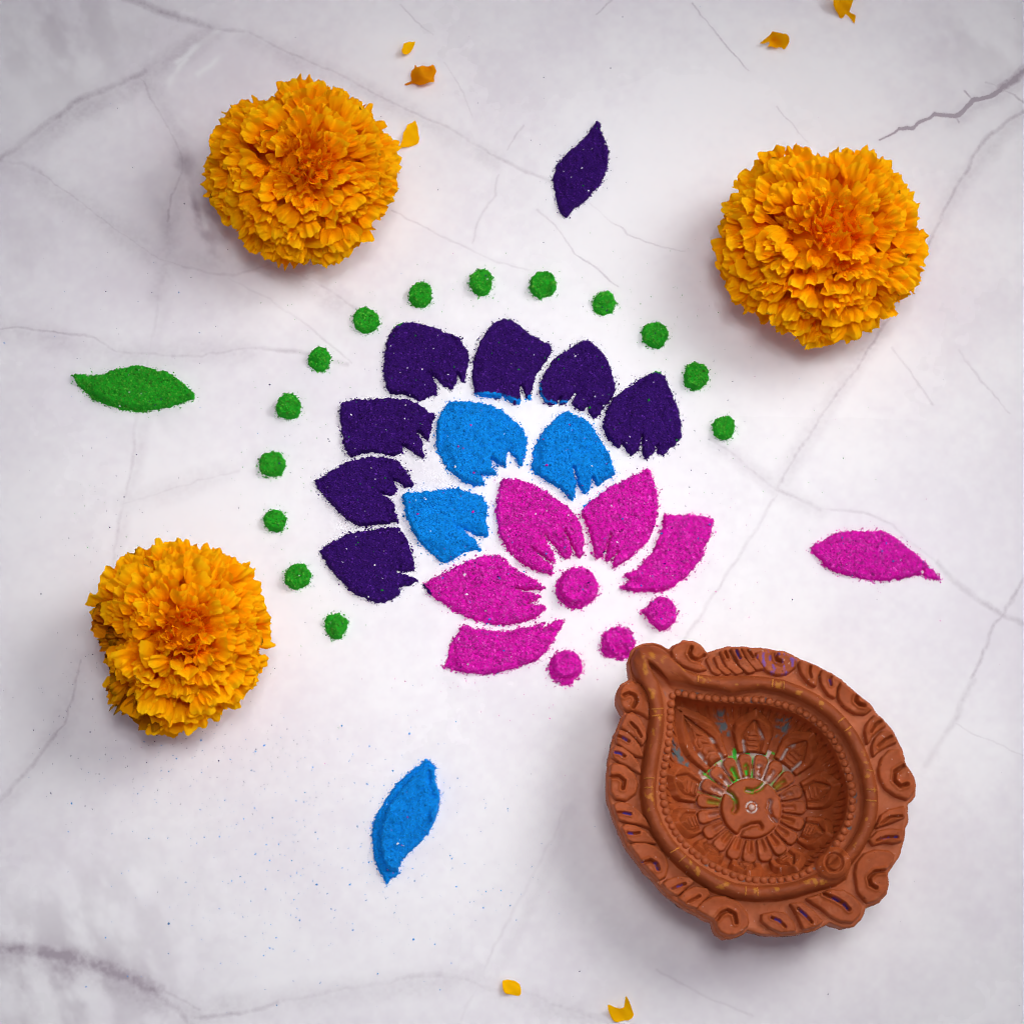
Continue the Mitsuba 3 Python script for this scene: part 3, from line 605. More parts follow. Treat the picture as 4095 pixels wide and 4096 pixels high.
# ------------------------------------------------------------------ clay oil lamp (diya)
CLAY, CLAY_DK, CLAY_LT = np.array([.32, .064, .0145]), np.array([.21, .040, .009]), np.array([.45, .135, .058])
NT = 1440
THETA = np.linspace(-np.pi, np.pi, NT, endpoint=False)
CEN = px(fr('D', [(900, 1015)]), .012)[0, :2]


def ring(pts, z, frame='D', sm=2):
    w = densify(px(fr(frame, pts), z)[:, :2], .0002) - CEN
    a, r = np.arctan2(w[:, 1], w[:, 0]), np.hypot(w[:, 0], w[:, 1])
    o = np.argsort(a); a, r = a[o], r[o]
    rr = np.interp(THETA, np.r_[a[-20:] - 2 * np.pi, a, a[:20] + 2 * np.pi], np.r_[r[-20:], r, r[:20]])
    for _ in range(sm): rr = .25 * np.roll(rr, 1) + .5 * rr + .25 * np.roll(rr, -1)
    return rr


OUTLINE = [(232, 262), (222, 205), (245, 140), (300, 103), (360, 98), (405, 108), (446, 136), (470, 112), (530, 88), (590, 93), (635, 120), (655, 150), (700, 136), (780, 123), (880, 124), (1000, 133), (1090, 152), (1160, 185), (1240, 212), (1320, 252), (1400, 307), (1475, 367), (1540, 422), (1590, 482), (1650, 542), (1700, 612), (1735, 692), (1755, 762), (1790, 820), (1812, 890), (1810, 945), (1785, 975), (1762, 990), (1768, 1050), (1755, 1140), (1735, 1230), (1700, 1310), (1655, 1375), (1664, 1435), (1652, 1485), (1609, 1530), (1560, 1552), (1534, 1567), (1509, 1627), (1469, 1667), (1409, 1672), (1359, 1657), (1334, 1645), (1259, 1682), (1159, 1707), (1059, 1717), (959, 1707), (880, 1682), (860, 1705), (815, 1728), (765, 1730), (720, 1710), (697, 1672), (690, 1640), (572, 1584), (447, 1499), (377, 1419), (297, 1334), (227, 1239), (177, 1139), (137, 1039), (112, 950), (108, 830), (117, 730), (137, 640), (167, 560), (200, 490), (175, 455), (160, 415), (160, 370), (185, 330), (225, 310), (240, 295)]
R_OUT = ring(OUTLINE, .0285)
RIM_LIMIT = Polygon(OUTLINE).buffer(0).buffer(-6)
R_RO = ring([(247, 250), (238, 190), (270, 132), (330, 110), (400, 125), (455, 175), (520, 240), (600, 272), (700, 283), (830, 280), (960, 284), (1080, 302), (1180, 340), (1270, 385), (1360, 450), (1430, 520), (1490, 600), (1540, 700), (1575, 800), (1598, 900), (1605, 1000), (1590, 1100), (1550, 1190), (1500, 1270), (1450, 1330), (1430, 1400), (1370, 1440), (1260, 1470), (1150, 1505), (1040, 1525), (930, 1528), (810, 1515), (690, 1475), (590, 1410), (490, 1330), (410, 1240), (345, 1140), (305, 1040), (290, 940), (293, 840), (305, 740), (325, 630), (340, 520), (330, 430), (300, 350), (262, 290)], .030)
R_RI = ring([(335, 222), (400, 270), (450, 325), (560, 345), (700, 368), (790, 388), (860, 378), (950, 366), (1060, 386), (1150, 420), (1240, 470), (1320, 530), (1385, 600), (1435, 680), (1475, 770), (1500, 860), (1512, 960), (1505, 1050), (1480, 1130), (1440, 1205), (1390, 1265), (1330, 1325), (1240, 1375), (1140, 1415), (1040, 1432), (930, 1437), (820, 1425), (720, 1385), (610, 1320), (530, 1255), (465, 1175), (415, 1090), (385, 1010), (378, 920), (385, 830), (400, 730), (418, 620), (428, 520), (425, 430), (405, 350), (365, 280)], .030)
R_BD = ring([(472, 368), (520, 377), (580, 390), (650, 400), (730, 405), (800, 407), (880, 410), (960, 412), (1030, 425), (1100, 445), (1170, 470), (1230, 505), (1290, 550), (1340, 605), (1380, 665), (1410, 730), (1435, 800), (1455, 870), (1465, 940), (1460, 1010), (1445, 1080), (1420, 1140), (1390, 1190), (1340, 1260), (1270, 1330), (1180, 1385), (1110, 1405), (1040, 1413), (960, 1413), (880, 1405), (800, 1380), (720, 1345), (650, 1305), (590, 1260), (530, 1205), (480, 1140), (445, 1070), (425, 1000), (412, 920), (415, 850), (425, 770), (440, 690), (452, 600), (455, 520), (460, 440)], .0285)
R_BD = np.minimum(R_BD, R_RI - .0008)
R_WT = R_BD - .0013
PXM = 7.83e-5 / 1.38 * .975
R_ROS = np.full(NT, 300 * PXM)
R_ROS = np.minimum(R_ROS, R_WT - .003)
ST_R, ST_Z, ST_K = [], [], []


def station(r, z, k):
    ST_R.append(np.broadcast_to(r, NT)); ST_Z.append(np.broadcast_to(z, NT)); ST_K.append(k)


for q in np.linspace(0, 1, 8, endpoint=False): station(R_ROS * max(q, .002), .0118, 0)
for q in np.linspace(0, 1, 26, endpoint=False): station(R_ROS + (R_WT - R_ROS) * (1 - (1 - q) ** 1.25), .0118 + .0152 * (1 - math.sqrt(max(0, 1 - q**1.9))) ** .92 if q > 0 else .0118, 1 + q)
for q in np.linspace(0, 1, 5, endpoint=False): station(R_WT + (R_BD - R_WT) * q, .0270 + .0008 * q, 2 + q)
for q in np.linspace(0, 1, 6, endpoint=False): station(R_BD + (R_RI - R_BD) * q, .0278 + .0014 * q ** 2, 3 + q)
for q in np.linspace(0, 1, 22, endpoint=False): station(R_RI + (R_RO - R_RI) * q, .0292 + .0042 * (1 - abs(2 * q - 1) ** 2.4) ** .6, 4 + q)
R_RO2 = np.minimum(R_RO, R_OUT - .0012)
for q in np.linspace(0, 1, 22, endpoint=False): station(np.maximum(R_RO, R_RO2) * (1 - q) + (R_OUT - .0005) * q, .0290 - .0009 * math.sin(q * math.pi) - .0002 * q, 5 + q)
for dr_, z_ in ((-.0002, .02865), (.0001, .0282), (.00015, .0268), (.00005, .0245), (-.0001, .0220), (-.0005, .0202), (-.0014, .0190)): station(R_OUT + dr_, z_, 6.2)
RB = .022 + .001 * np.cos(THETA)
for q in np.linspace(.12, 1, 10): station((R_OUT - .0014) * (1 - q) + RB * q, .0190 * (1 - q) ** 1.3 + .0004, 6.6)
station(RB * .5, .0004, 6.7); station(RB * .01, .0006, 6.8)
ST_R, ST_Z, ST_K = np.array(ST_R), np.array(ST_Z), np.array(ST_K)
NS = len(ST_K)
for j in range(1, NS):  # keep the rings in order up to the outer edge
    if ST_K[j] < 6: ST_R[j] = np.maximum(ST_R[j], ST_R[j - 1] + 2e-5)
ST_Z = ST_Z.copy()
PET = [(-88, 18, .93), (-50, 18, .93), (-14, 17.5, .93), (22, 17.5, .92), (58, 18, .92), (97, 18.5, .92), (134, 17, .93), (166, 15.5, .93), (198, 16, .95), (233, 18, .86)]
adeg = -np.degrees(THETA)
SR0 = ST_R.copy()
# comb-like notches pressed between the petals, under the beads
gap = np.min([np.abs((adeg - a + 180) % 360 - 180) / w for a, w, _ in PET], 0)
for j in range(NS):
    if 1 < ST_K[j] < 2:
        q = ST_K[j] - 1
        depth = sstep(.68, .76, q + .20 * np.clip(gap - .7, 0, .4)) * sstep(.97, .92, q)
        ST_R[j] = ST_R[j] + .0006 * depth * sstep(.35, .8, np.sin(np.radians(adeg * 80)))
top_end = np.nonzero(ST_K < 6)[0][-1]


def h_at(xy):
    w = xy - CEN
    i = np.round((np.arctan2(w[:, 1], w[:, 0]) + np.pi) / (2 * np.pi) * NT).astype(int) % NT
    r = np.hypot(w[:, 0], w[:, 1])
    return np.array([np.interp(rr, ST_R[:top_end + 1, ii], ST_Z[:top_end + 1, ii]) for rr, ii in zip(r, i)])


def on_lamp(p):
    """The lamp's surface points seen at photograph pixels p."""
    z = np.full(len(p), .029)
    for _ in range(9):
        z = .35 * z + .65 * h_at(px(p, z)[:, :2])
    return px(p, z)


def S(alpha_deg, q):
    """The bowl's wall at image angle alpha and level q from rosette (0) to beads (1): point and normal."""
    th = -np.radians(alpha_deg)
    fi = (th + np.pi) / (2 * np.pi) * NT
    i = np.round(fi).astype(int) % NT
    js = np.nonzero((ST_K >= 1) & (ST_K <= 2))[0]
    kk = ST_K[js] - 1

    def P(th, q):
        i = np.round((th + np.pi) / (2 * np.pi) * NT).astype(int) % NT
        r = np.array([np.interp(a, kk, SR0[js, b]) for a, b in zip(q, i)])
        z = np.array([np.interp(a, kk, SZ0[js, b]) for a, b in zip(q, i)])
        return np.c_[CEN[0] + r * np.cos(th), CEN[1] + r * np.sin(th), z]
    p = P(th, q)
    du, dv = P(th + .02, q) - P(th - .02, q), P(th, np.clip(q + .03, 0, 1)) - P(th, np.clip(q - .03, 0, 1))
    n = np.cross(du, dv); n *= np.sign(n[:, 2:] + 1e-12)
    return p, n / (np.linalg.norm(n, axis=1, keepdims=True) + 1e-15)


SZ0 = np.array([.0118 + .0152 * (1 - math.sqrt(max(0, 1 - max(k - 1, 0)**1.9))) ** .92 if 1 < k < 2 else (.0118 if k <= 1 else .0270) for k in ST_K])[:, None] * np.ones(NT)


def clay_color(p, base, seed=0):
    f = meshkit.fbm(p * 260, 3, seed)[:, None]; g = meshkit.fbm(p * 1400, 2, seed + 3)[:, None]
    c = base * (.74 + .52 * f) * (.88 + .24 * g)
    dust = sstep(.60, .78, meshkit.fbm(p * 420 + 5, 3, seed + 7))[:, None] * .38
    c = c * (1 - dust) + CLAY_LT * dust
    pore = (meshkit.noise(p * 1700 + 9, 15) > .90)[:, None] & (meshkit.noise(p * 300, 16) > .5)[:, None]
    c = np.where(pore, c * .55, c)
    sp = (meshkit.noise(p * 2100, 5) > .93)[:, None] & (meshkit.noise(p * 230, 6) > .45)[:, None]
    return np.where(sp, np.array([.55, .32, .24]), c)


BLUEP, WHITEP, GREENP, TEAL, OCHRE = (np.array(c) for c in ((.035, .07, .52), (.60, .52, .48), (.03, .38, .02), (.05, .14, .16), (.52, .20, .02)))


def mixc(c, col, k):
    k = np.clip(k, 0, 1)[:, None]
    return c * (1 - k) + col * k


# body mesh
th, jj = np.meshgrid(np.arange(NT), np.arange(NS))
bx = np.c_[(CEN[0] + ST_R * np.cos(THETA)).ravel(), (CEN[1] + ST_R * np.sin(THETA)).ravel(), ST_Z.ravel()]
kv = np.repeat(ST_K, NT)
av = np.tile(adeg, NS)
rough_ = (meshkit.fbm(bx * 330, 3, 2) - .5) * .0005
bx[:, 2] += rough_ * (kv > 4) * (kv < 6.1)
rad = (meshkit.fbm(bx * 400, 3, 8) - .5) * .0012
out = (kv > 6.1) & (kv < 6.5)
bx[out, :2] += (np.c_[np.cos(np.tile(THETA, NS)), np.sin(np.tile(THETA, NS))] * rad[:, None])[out]
i0 = (jj[:-1] * NT + th[:-1]).ravel(); i1 = (jj[:-1] * NT + (th[:-1] + 1) % NT).ravel()
bf = np.vstack([np.c_[i0, i1 + NT, i1], np.c_[i0, i0 + NT, i1 + NT]])
bc_ = clay_color(bx, CLAY, 1)
nz = meshkit.fbm(bx * 600, 3, 12)
bc_ = mixc(bc_, CLAY_LT, ((kv > 5.02) & (kv < 6.0)) * (.15 + .5 * nz))                    # dusty ground between the scrolls
bc_ = mixc(bc_, CLAY_DK, ((kv > 4.0) & (kv < 5.0)) * (.25 + .6 * meshkit.fbm(bx * 150, 2, 4)))   # ridge
bc_ = mixc(bc_, OCHRE, ((kv > 4.25) & (kv < 4.8)) * sstep(.60, .74, meshkit.fbm(bx * 480, 3, 14)) * .6)
bc_ = mixc(bc_, CLAY_LT, ((kv > 2.8) & (kv < 4.05)) * (.2 + .5 * nz))
bc_ = mixc(bc_, CLAY_LT, (kv > 6.1) * (.1 + .3 * nz))
ul = sstep(80, 40, np.abs((av + 105 + 180) % 360 - 180))
bc_ = mixc(bc_, WHITEP, ((kv < 1.12)) * ul * sstep(.48, .60, nz) * .7)
bc_ = mixc(bc_, GREENP, ((kv < 1.12)) * ul * sstep(.56, .62, meshkit.fbm(bx * 750, 2, 22)))
for a_, w_ in ((-109, 4), (-69, 5), (215, 4)):
    near = sstep(w_ * 1.4, w_ * .5, np.abs((av - a_ + 180) % 360 - 180))
    bc_ = mixc(bc_, TEAL, ((kv > 1.35) & (kv < 1.90)) * near * sstep(.46, .58, nz) * .8)
bc_ = mixc(bc_, TEAL * .8, ((kv > 2.2) & (kv < 3.6)) * sstep(.60, .72, meshkit.fbm(bx * 500, 3, 33)) * .7)
LAMPK = key('oil_lamp')
tag(LAMPK, 'terracotta oil lamp with teardrop rim, scroll border and flower pressed in its bowl', 'oil lamp')
add(LAMPK + '__bowl', (bx, bf), 'clay', True, np.clip(bc_, 0, .9))


def patch_px(part, frame, pts, height, round_px=20, grooves=(), seed=0, base=CLAY, pigment=None, step=5.2, label=None, grow=11):
    """A raised piece of relief traced in the photograph and laid on the lamp's surface; grooves: (points, width px, depth m, colour)."""
    rng = np.random.default_rng(seed)
    q = (fr(frame, pts) - [2350, 2500]) * 1.38
    q = Polygon(q).buffer(0).buffer(grow).intersection(RIM_LIMIT)
    q = max(getattr(q, 'geoms', [q]), key=lambda g: g.area)
    q = densify(np.array(q.exterior.coords)[:-1], 5)
    q = smooth_closed(q, 2)
    p, t, d = fill(q, step, rng, bstep=5)
    z = height * np.sqrt(np.clip(1 - (1 - np.clip(d / round_px, 0, 1)) ** 2, 0, 1))
    pos = on_lamp(p / 1.38 + [2350, 2500])
    c = clay_color(pos, base, seed % 7 + 1)
    c = mixc(c, CLAY_LT, sstep(10, 0, d) * .45)
    for gp, gw, gd, gc in grooves:
        ls = LineString((fr(frame, gp) - [2350, 2500]) * 1.38)
        e = shapely.distance(ls, shapely.points(p))
        z = z - gd * np.exp(-(e / gw) ** 2)
        z = z + .25 * gd * np.exp(-((e - 1.9 * gw) / gw) ** 2) * (d > 4)
        if gc is not None:
            c = mixc(c, gc, np.exp(-(e / (gw * .9)) ** 2) * sstep(.48, .60, meshkit.fbm(pos * 700, 2, seed + 5)) * .9)
    if pigment is not None:
        c = mixc(c, pigment, sstep(.57, .66, meshkit.fbm(pos * [1500, 500, 500], 3, seed + 11)) * .5)
    z[d == 0] = -.0003
    z = np.maximum(z, -.0003)
    k = key(LAMPK + '__' + part)
    pos[:, 2] += z
    add(k, (pos, t[:, ::-1]), 'clay', True, np.clip(c, 0, .9))
    if label: tag(k, label)
    return k


SC = .0021
SCROLLS = [('D1', [(850, 230), (900, 110), (1020, 80), (1160, 95), (1285, 190), (1300, 230), (1240, 320), (1180, 380), (1290, 450), (1200, 470), (1080, 430), (980, 390), (880, 300)], [[(1100, 180), (1070, 260), (1110, 320), (1190, 345), (1265, 290)]], None),
           ('D2', [(190, 150), (300, 105), (420, 115), (540, 155), (590, 210), (580, 290), (500, 350), (400, 365), (300, 330), (230, 260), (190, 200)], [[(400, 140), (375, 180), (390, 220), (430, 238)]], BLUEP),
           ('D2', [(1030, 560), (1060, 445), (1120, 430), (1205, 500), (1225, 560), (1290, 565), (1375, 640), (1375, 710), (1300, 770), (1200, 760), (1090, 690), (1040, 620)], [[(1215, 590), (1200, 640), (1240, 680), (1290, 690)]], None),
           ('D2', [(1450, 1340), (1480, 1230), (1560, 1150), (1650, 1145), (1700, 1250), (1700, 1310), (1780, 1340), (1828, 1450), (1808, 1560), (1735, 1645), (1620, 1610), (1520, 1540), (1460, 1430)], [[(1700, 1310), (1605, 1370), (1595, 1460), (1660, 1525), (1730, 1500)]], None),
           ('D4', [(1430, 960), (1450, 850), (1530, 750), (1640, 705), (1790, 715), (1850, 760), (1830, 850), (1760, 900), (1770, 960), (1795, 1080), (1755, 1195), (1660, 1265), (1550, 1270), (1460, 1160)], [[(1790, 930), (1640, 945), (1570, 1010), (1590, 1090), (1650, 1120)]], None),
           ('D4', [(1040, 1195), (1150, 1145), (1300, 1155), (1410, 1220), (1485, 1320), (1475, 1410), (1395, 1490), (1260, 1480), (1150, 1420), (1040, 1330), (960, 1285), (900, 1240)], [[(1080, 1190), (1200, 1240), (1300, 1300), (1350, 1360)]], None),
           ('D3', [(1010, 1630), (1060, 1560), (1180, 1500), (1300, 1490), (1450, 1550), (1555, 1680), (1570, 1780), (1530, 1880), (1420, 1925), (1310, 1900), (1230, 1840), (1200, 1750), (1130, 1700)], [[(1225, 1740), (1270, 1680), (1340, 1645), (1415, 1685), (1435, 1780)]], None),
           ('D3', [(270, 940), (320, 900), (430, 900), (560, 950), (650, 1040), (682, 1150), (655, 1265), (590, 1300), (490, 1215), (420, 1140), (350, 1080)], [[(400, 1125), (490, 1095), (555, 1130), (575, 1190)]], None),
           ('D3', [(50, 70), (90, 25), (200, 45), (300, 130), (348, 250), (320, 350), (220, 425), (115, 405), (62, 330), (50, 210)], [[(40, 170), (140, 170), (200, 220), (185, 300)]], None),
           ('D1', [(170, 760), (230, 650), (330, 615), (440, 660), (510, 770), (540, 900), (545, 1080), (450, 1010), (360, 985), (300, 985), (220, 940), (180, 860)], [[(230, 800), (300, 770), (370, 800), (392, 870), (350, 945)]], None)]
for i, (f, pts, gr, pig) in enumerate(SCROLLS):
    patch_px('scroll', f, pts, SC, 20, [(g, 8, .0022, BLUEP * .7 if i in (5, 7) else None) for g in gr], 100 + i, pigment=pig)
FL = [('D', [(655, 195), (672, 188), (690, 235), (730, 268), (715, 274), (685, 258)], None), ('D', [(700, 185), (716, 180), (735, 228), (785, 268), (765, 275), (725, 245)], None),
      ('D', [(730, 155), (762, 140), (795, 205), (850, 262), (820, 272), (770, 235)], [(755, 155), (768, 185)]), ('D', [(790, 140), (826, 132), (860, 195), (915, 260), (880, 268), (835, 225)], [(815, 150), (835, 190)]),
      ('D', [(850, 135), (885, 132), (915, 185), (960, 245), (925, 250), (885, 210)], [(880, 150), (905, 185)]),
      ('D2', [(625, 260), (660, 205), (740, 215), (820, 270), (830, 330), (800, 400), (790, 480), (720, 440), (650, 350)], [(735, 290), (728, 350), (745, 400)]), ('D2', [(845, 370), (880, 310), (960, 340), (1030, 390), (1040, 430), (1000, 500), (990, 600), (930, 570), (860, 470)], [(955, 380), (935, 430), (950, 480)]),
      ('D2', [(1310, 950), (1330, 870), (1400, 795), (1480, 825), (1510, 890), (1440, 930), (1370, 1000), (1330, 1070)], [(1460, 850), (1400, 890), (1360, 960)]), ('D2', [(1380, 1110), (1410, 1030), (1480, 960), (1570, 965), (1620, 1060), (1540, 1090), (1440, 1150), (1390, 1200)], [(1570, 1010), (1490, 1050), (1430, 1110)]),
      ('D4', [(1665, 450), (1720, 320), (1800, 265), (1960, 225), (1965, 330), (1800, 400), (1700, 430)], [(1930, 330), (1800, 340), (1710, 410)]), ('D4', [(1590, 590), (1680, 500), (1800, 475), (1950, 485), (1930, 600), (1840, 620), (1740, 605), (1620, 640)], [(1880, 560), (1760, 560), (1660, 600)]),
      ('D4', [(720, 1300), (830, 1290), (950, 1370), (1055, 1490), (1000, 1550), (860, 1570), (800, 1440)], [(790, 1350), (880, 1430), (940, 1500)]), ('D4', [(400, 1420), (520, 1390), (640, 1400), (735, 1500), (760, 1590), (600, 1605), (480, 1550), (400, 1480)], [(500, 1450), (580, 1480), (650, 1550)]),
      ('D3', [(815, 1510), (870, 1440), (980, 1390), (1110, 1410), (1140, 1470), (1060, 1540), (1000, 1610), (900, 1580)], [(900, 1560), (970, 1520), (1030, 1490)]), ('D3', [(625, 1370), (680, 1310), (800, 1280), (920, 1290), (960, 1330), (860, 1410), (790, 1470), (690, 1430)], [(730, 1410), (800, 1375), (870, 1355)]),
      ('D3', [(85, 490), (150, 450), (260, 480), (360, 550), (440, 650), (480, 730), (380, 690), (260, 670), (140, 630)], [(130, 565), (200, 570), (270, 585)]), ('D3', [(170, 740), (220, 700), (330, 720), (450, 790), (550, 900), (430, 890), (300, 885), (220, 845)], [(240, 790), (300, 800), (360, 790)]),
      ('D1', [(135, 1300), (180, 1250), (280, 1280), (370, 1370), (440, 1470), (470, 1580), (380, 1560), (250, 1480), (155, 1400)], [(160, 1320), (220, 1345), (295, 1390)]), ('D1', [(85, 1500), (130, 1450), (230, 1480), (330, 1560), (420, 1680), (440, 1790), (330, 1720), (200, 1660), (95, 1580)], [(120, 1530), (180, 1540), (240, 1580)]),
      ('D1', [(195, 1150), (250, 1050), (340, 1020), (430, 1100), (500, 1230), (510, 1350), (470, 1420), (380, 1330), (280, 1250), (215, 1205)], [(320, 1150), (400, 1230), (450, 1330)])]
for i, (f, pts, g) in enumerate(FL):
    patch_px('leaf_lobe', f, pts, 0.0023 if i > 2 else .0015, 15 if i > 4 else 11, [(g, 6, .0015, BLUEP if i not in (2, 5, 7, 8, 9, 13, 19) else None)] if g else [], 150 + i)
kn = fr('D', [(1352, 1318)])[0]
aa = np.linspace(0, 2 * np.pi, 40, endpoint=False)
FRAMES['R'] = (0, 0, 1.0)
patch_px('knob', 'R', np.c_[kn[0] + 70 * np.cos(aa), kn[1] + 66 * np.sin(aa)], .0026, 60, [(np.c_[kn[0] + 33 * np.cos(aa), kn[1] + 35 * np.sin(aa)], 7, .0011, None)], 180, grow=4)
MARKS = [[(348, 466), (422, 461)], [(350, 502), (418, 498)], [(1022, 292), (1018, 348)], [(1084, 300), (1080, 362)], [(1378, 540), (1425, 505)], [(1415, 590), (1462, 556)], [(1532, 908), (1598, 912)], [(1532, 968), (1600, 974)], [(452, 1262), (512, 1226)], [(500, 1312), (546, 1272)], [(874, 1442), (870, 1500)], [(935, 1445), (940, 1503)], [(306, 848), (372, 846)], [(308, 900), (366, 898)], [(812 - 200, 270), (606, 320)], [(1532, 800), (1588, 808)]]
for i, m in enumerate(MARKS):
    m = np.array(m, float)
    dn = np.diff(m, axis=0)[0]; nn = np.array([-dn[1], dn[0]]) / np.linalg.norm(dn) * 5.5
    patch_px('rim_stripe', 'D', [m[0] + nn, m[0] - nn, m[1] - nn, m[1] + nn], .00035, 6, [], 200 + i, base=OCHRE * (.8 + .4 * (i % 3) / 2), step=4, grow=0)


def patch_wall(part, poly, height, round_, grooves=(), seed=0, base=CLAY, lo=-.0003, edge=None):
    """A raised piece laid out on the bowl's wall: polygon in (image angle in degrees, level)."""
    rng = np.random.default_rng(seed)
    s = np.array([1.0, 60.0])                   # one level of the wall is about as long as 60 degrees
    q = smooth_closed(densify(np.asarray(poly, float) * s, .8), 2)
    p, t, d = fill(q, 1.1, rng, bstep=.9)
    pos, nrm = S(p[:, 0], np.clip(p[:, 1] / 60, 0, 1))
    z = height * np.sqrt(np.clip(1 - (1 - np.clip(d / round_, 0, 1)) ** 2, 0, 1))
    c = clay_color(pos, base, seed % 5 + 2)
    for gp, gw, gd, gc in grooves:
        e = shapely.distance(LineString(np.asarray(gp, float) * s), shapely.points(p))
        z = z - gd * np.exp(-(e / gw) ** 2)
        if gc is not None: c = mixc(c, gc, np.exp(-(e / gw) ** 2) * sstep(.50, .60, meshkit.fbm(pos * 420, 3, seed)) * sstep(.62, .40, p[:, 1] / 60))
    if edge is not None:
        c = mixc(c, edge, sstep(2.2, .4, d) * sstep(.40, .52, meshkit.fbm(pos * 500, 2, seed + 4)))
    z[d == 0] = lo
    k = key(LAMPK + '__' + part)
    add(k, (pos + nrm * z[:, None], t if np.cross(pos[t[0, 1]] - pos[t[0, 0]], pos[t[0, 2]] - pos[t[0, 0]])[2] > 0 else t[:, ::-1]), 'clay', True, np.clip(c, 0, .9))
    return k


for i, (a, w, tipq) in enumerate(PET):
    w = w * .90
    out_ = [(a - w * .93, .02), (a - w * .96, .25), (a - w * .97, .48), (a - w * .80, .66), (a - w * .40, .80), (a, tipq), (a + w * .40, .80), (a + w * .80, .66), (a + w * .97, .48), (a + w * .96, .25), (a + w * .93, .02)]
    patch_wall('flower_petal', out_, .0021, 2.6, [([(a - 7.6, .02), (a - 8, .38), (a, .78), (a + 8, .38), (a + 7.6, .02)], 1.1, .0013, WHITEP * .9 if i in (0, 1, 9) else None)], 220 + i, edge=None)
    rib = [(a - 6.2, .03), (a - 6.8, .25), (a - 5.2, .46), (a, .72), (a + 5.2, .46), (a + 6.8, .25), (a + 6.2, .03)]
    patch_wall('petal_rib', rib, .0026, 2.4, [([(a - 8, q), (a + 8, q)], 1.2, .0008, WHITEP if (i == 9 and q < .2) else None) for q in (.15, .28, .41)], 240 + i, lo=.0004)
# beads
ico = trimesh.creation.icosphere(subdivisions=2, radius=1)
bl = np.c_[CEN[0] + R_BD * np.cos(THETA), CEN[1] + R_BD * np.sin(THETA)]
arc = np.r_[0, np.cumsum(np.linalg.norm(np.diff(np.vstack([bl, bl[:1]]), axis=0), axis=1))]
nb = int(arc[-1] / .0023)
rng = np.random.default_rng(8)
for i in range(nb):
    s_ = (i + .5 + rng.uniform(-.1, .1)) / nb * arc[-1]
    c = np.array([np.interp(s_, arc, np.r_[bl[:, k_], bl[0, k_]]) for k_ in (0, 1)])
    if np.linalg.norm(c - px([kn], .030)[0, :2]) < .0050: continue
    v = ico.vertices * np.array([.00118, .00118, .0011]) * rng.uniform(.88, 1.08) + [c[0], c[1], .0279]
    add(key(LAMPK + '__bead'), (v, ico.faces), 'clay', True, np.clip(mixc(clay_color(v, CLAY, 3), CLAY_LT, np.full(len(v), .2)), 0, .9))
# rosette on the bowl's floor
UC = 1 / PXM


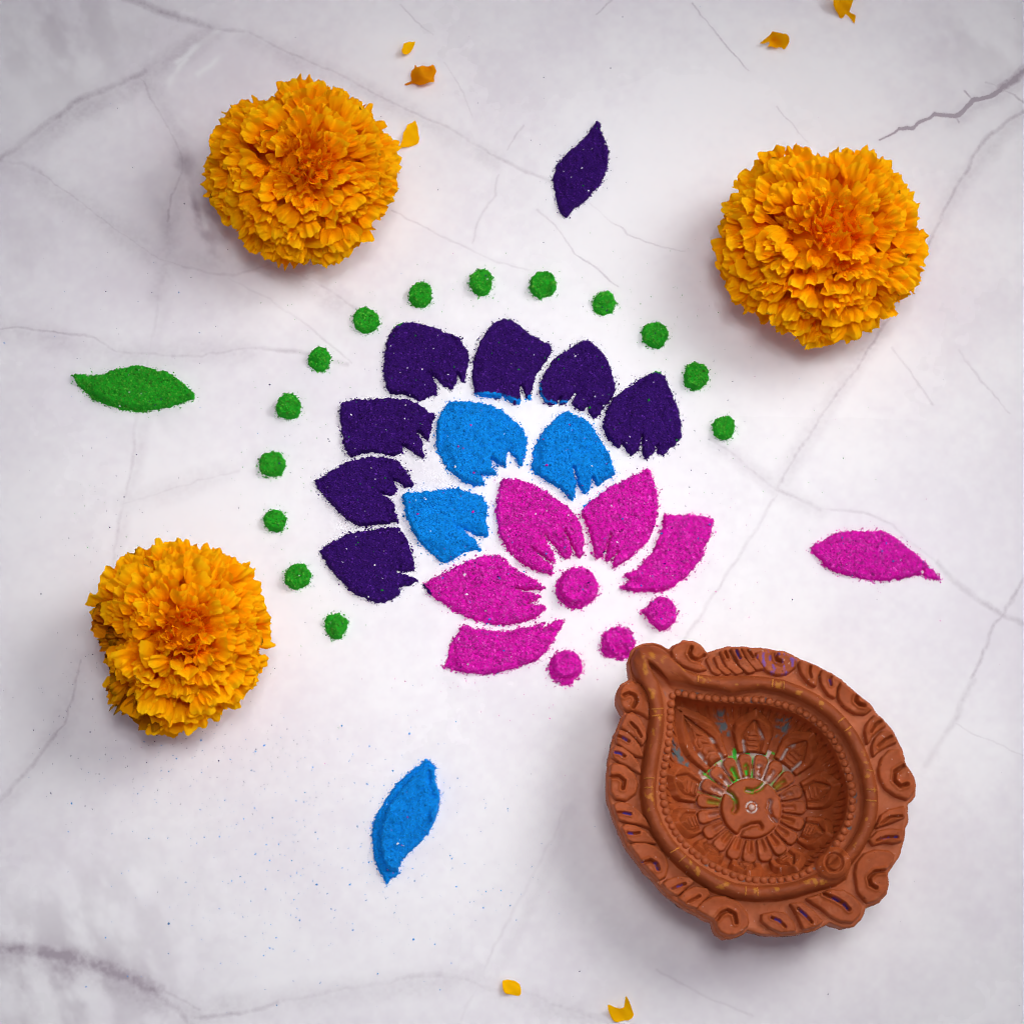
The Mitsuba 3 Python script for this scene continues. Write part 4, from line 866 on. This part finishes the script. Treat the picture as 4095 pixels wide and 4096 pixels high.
def patch_floor(part, poly, height, round_, z0, grooves=(), seed=0, base=CLAY, step=6.5, extra=None):
    rng = np.random.default_rng(seed)
    q = smooth_closed(densify(np.asarray(poly, float), 5), 2)
    p, t, d = fill(q, step, rng, bstep=5)
    pos = np.c_[CEN[0] + p[:, 0] * PXM, CEN[1] - p[:, 1] * PXM, np.full(len(p), z0)]
    z = height * np.sqrt(np.clip(1 - (1 - np.clip(d / round_, 0, 1)) ** 2, 0, 1))
    c = clay_color(pos, base, seed % 5 + 2)
    for gp, gw, gd, gc, gk in grooves:
        e = shapely.distance(LineString(gp), shapely.points(p))
        z = z - gd * np.exp(-(e / gw) ** 2)
        if gc is not None: c = mixc(c, gc, gk * np.exp(-(e / (gw * .9)) ** 2) * sstep(.36, .5, meshkit.fbm(pos * 900, 2, seed)))
    if extra is not None: c = extra(p, d, pos, c)
    z[d == 0] = -.0003
    pos[:, 2] += z
    add(key(LAMPK + '__' + part), (pos, t[:, ::-1]), 'clay', True, np.clip(c, 0, .9))


NR = 19
for i in range(NR):
    al = 360 / NR * i - 96
    hw = 180 / NR * 1.0
    pol = lambda r, a: (r * math.cos(math.radians(a)), r * math.sin(math.radians(a)))
    up = math.exp(-(((al + 105 + 180) % 360 - 180) / 62) ** 2)
    out_ = [pol(170, al - hw * .86), pol(230, al - hw * .97), pol(278, al - hw * .95), pol(300, al - hw * .62), pol(306, al), pol(300, al + hw * .62), pol(278, al + hw * .95), pol(230, al + hw * .97), pol(170, al + hw * .86)]
    gc = GREENP if i % 3 == 0 else WHITEP
    patch_floor('rosette_petal', out_, .0017, 14, .0116, [([pol(176, al), pol(232, al)], 13, .0014, gc, 1.1 * up), ([pol(262, al - 4), pol(262, al + 4)], 6, .0002, None, 0)], 260 + i,
                extra=lambda p, d, pos, c, up=up: mixc(c, WHITEP, up * sstep(9, 0, d) * sstep(.42, .52, meshkit.fbm(pos * 600, 2, 9))))


def d5(pts):
    w = (fr('D5', pts) - [2350, 2500]) * 1.38 - [900, 1015]
    return w


patch_floor('rosette_disc', np.c_[168 * np.cos(aa), 168 * np.sin(aa)], .0020, 16, .0116,
            [(d5([(590, 650), (670, 690), (715, 760), (722, 850), (690, 890)]), 11, .0022, GREENP, 0.72), (d5([(850, 640), (920, 655), (1010, 612), (1072, 545)]), 11, .0022, GREENP * 1.1, 1.12), (d5([(1120, 770), (1095, 850), (1130, 950), (1220, 1055)]), 11, .0022, WHITEP, 1.04), (d5([(745, 1170), (790, 1095), (900, 1045), (985, 1035), (1005, 1075)]), 11, .0022, None, 0),
             (d5([(900 + 62 * math.cos(t_), 840 + 62 * math.sin(t_)) for t_ in np.linspace(0, 6.3, 30)]), 5, .0005, WHITEP, 1.2)], 290, step=5)
bp = d5([(900 + 44 * math.cos(t_), 842 + 44 * math.sin(t_)) for t_ in np.linspace(0, 6.28, 30, endpoint=False)])
patch_floor('rosette_boss', bp, .0011, 16, .0130, [], 291, base=np.array([.52, .36, .30]), step=3.5)
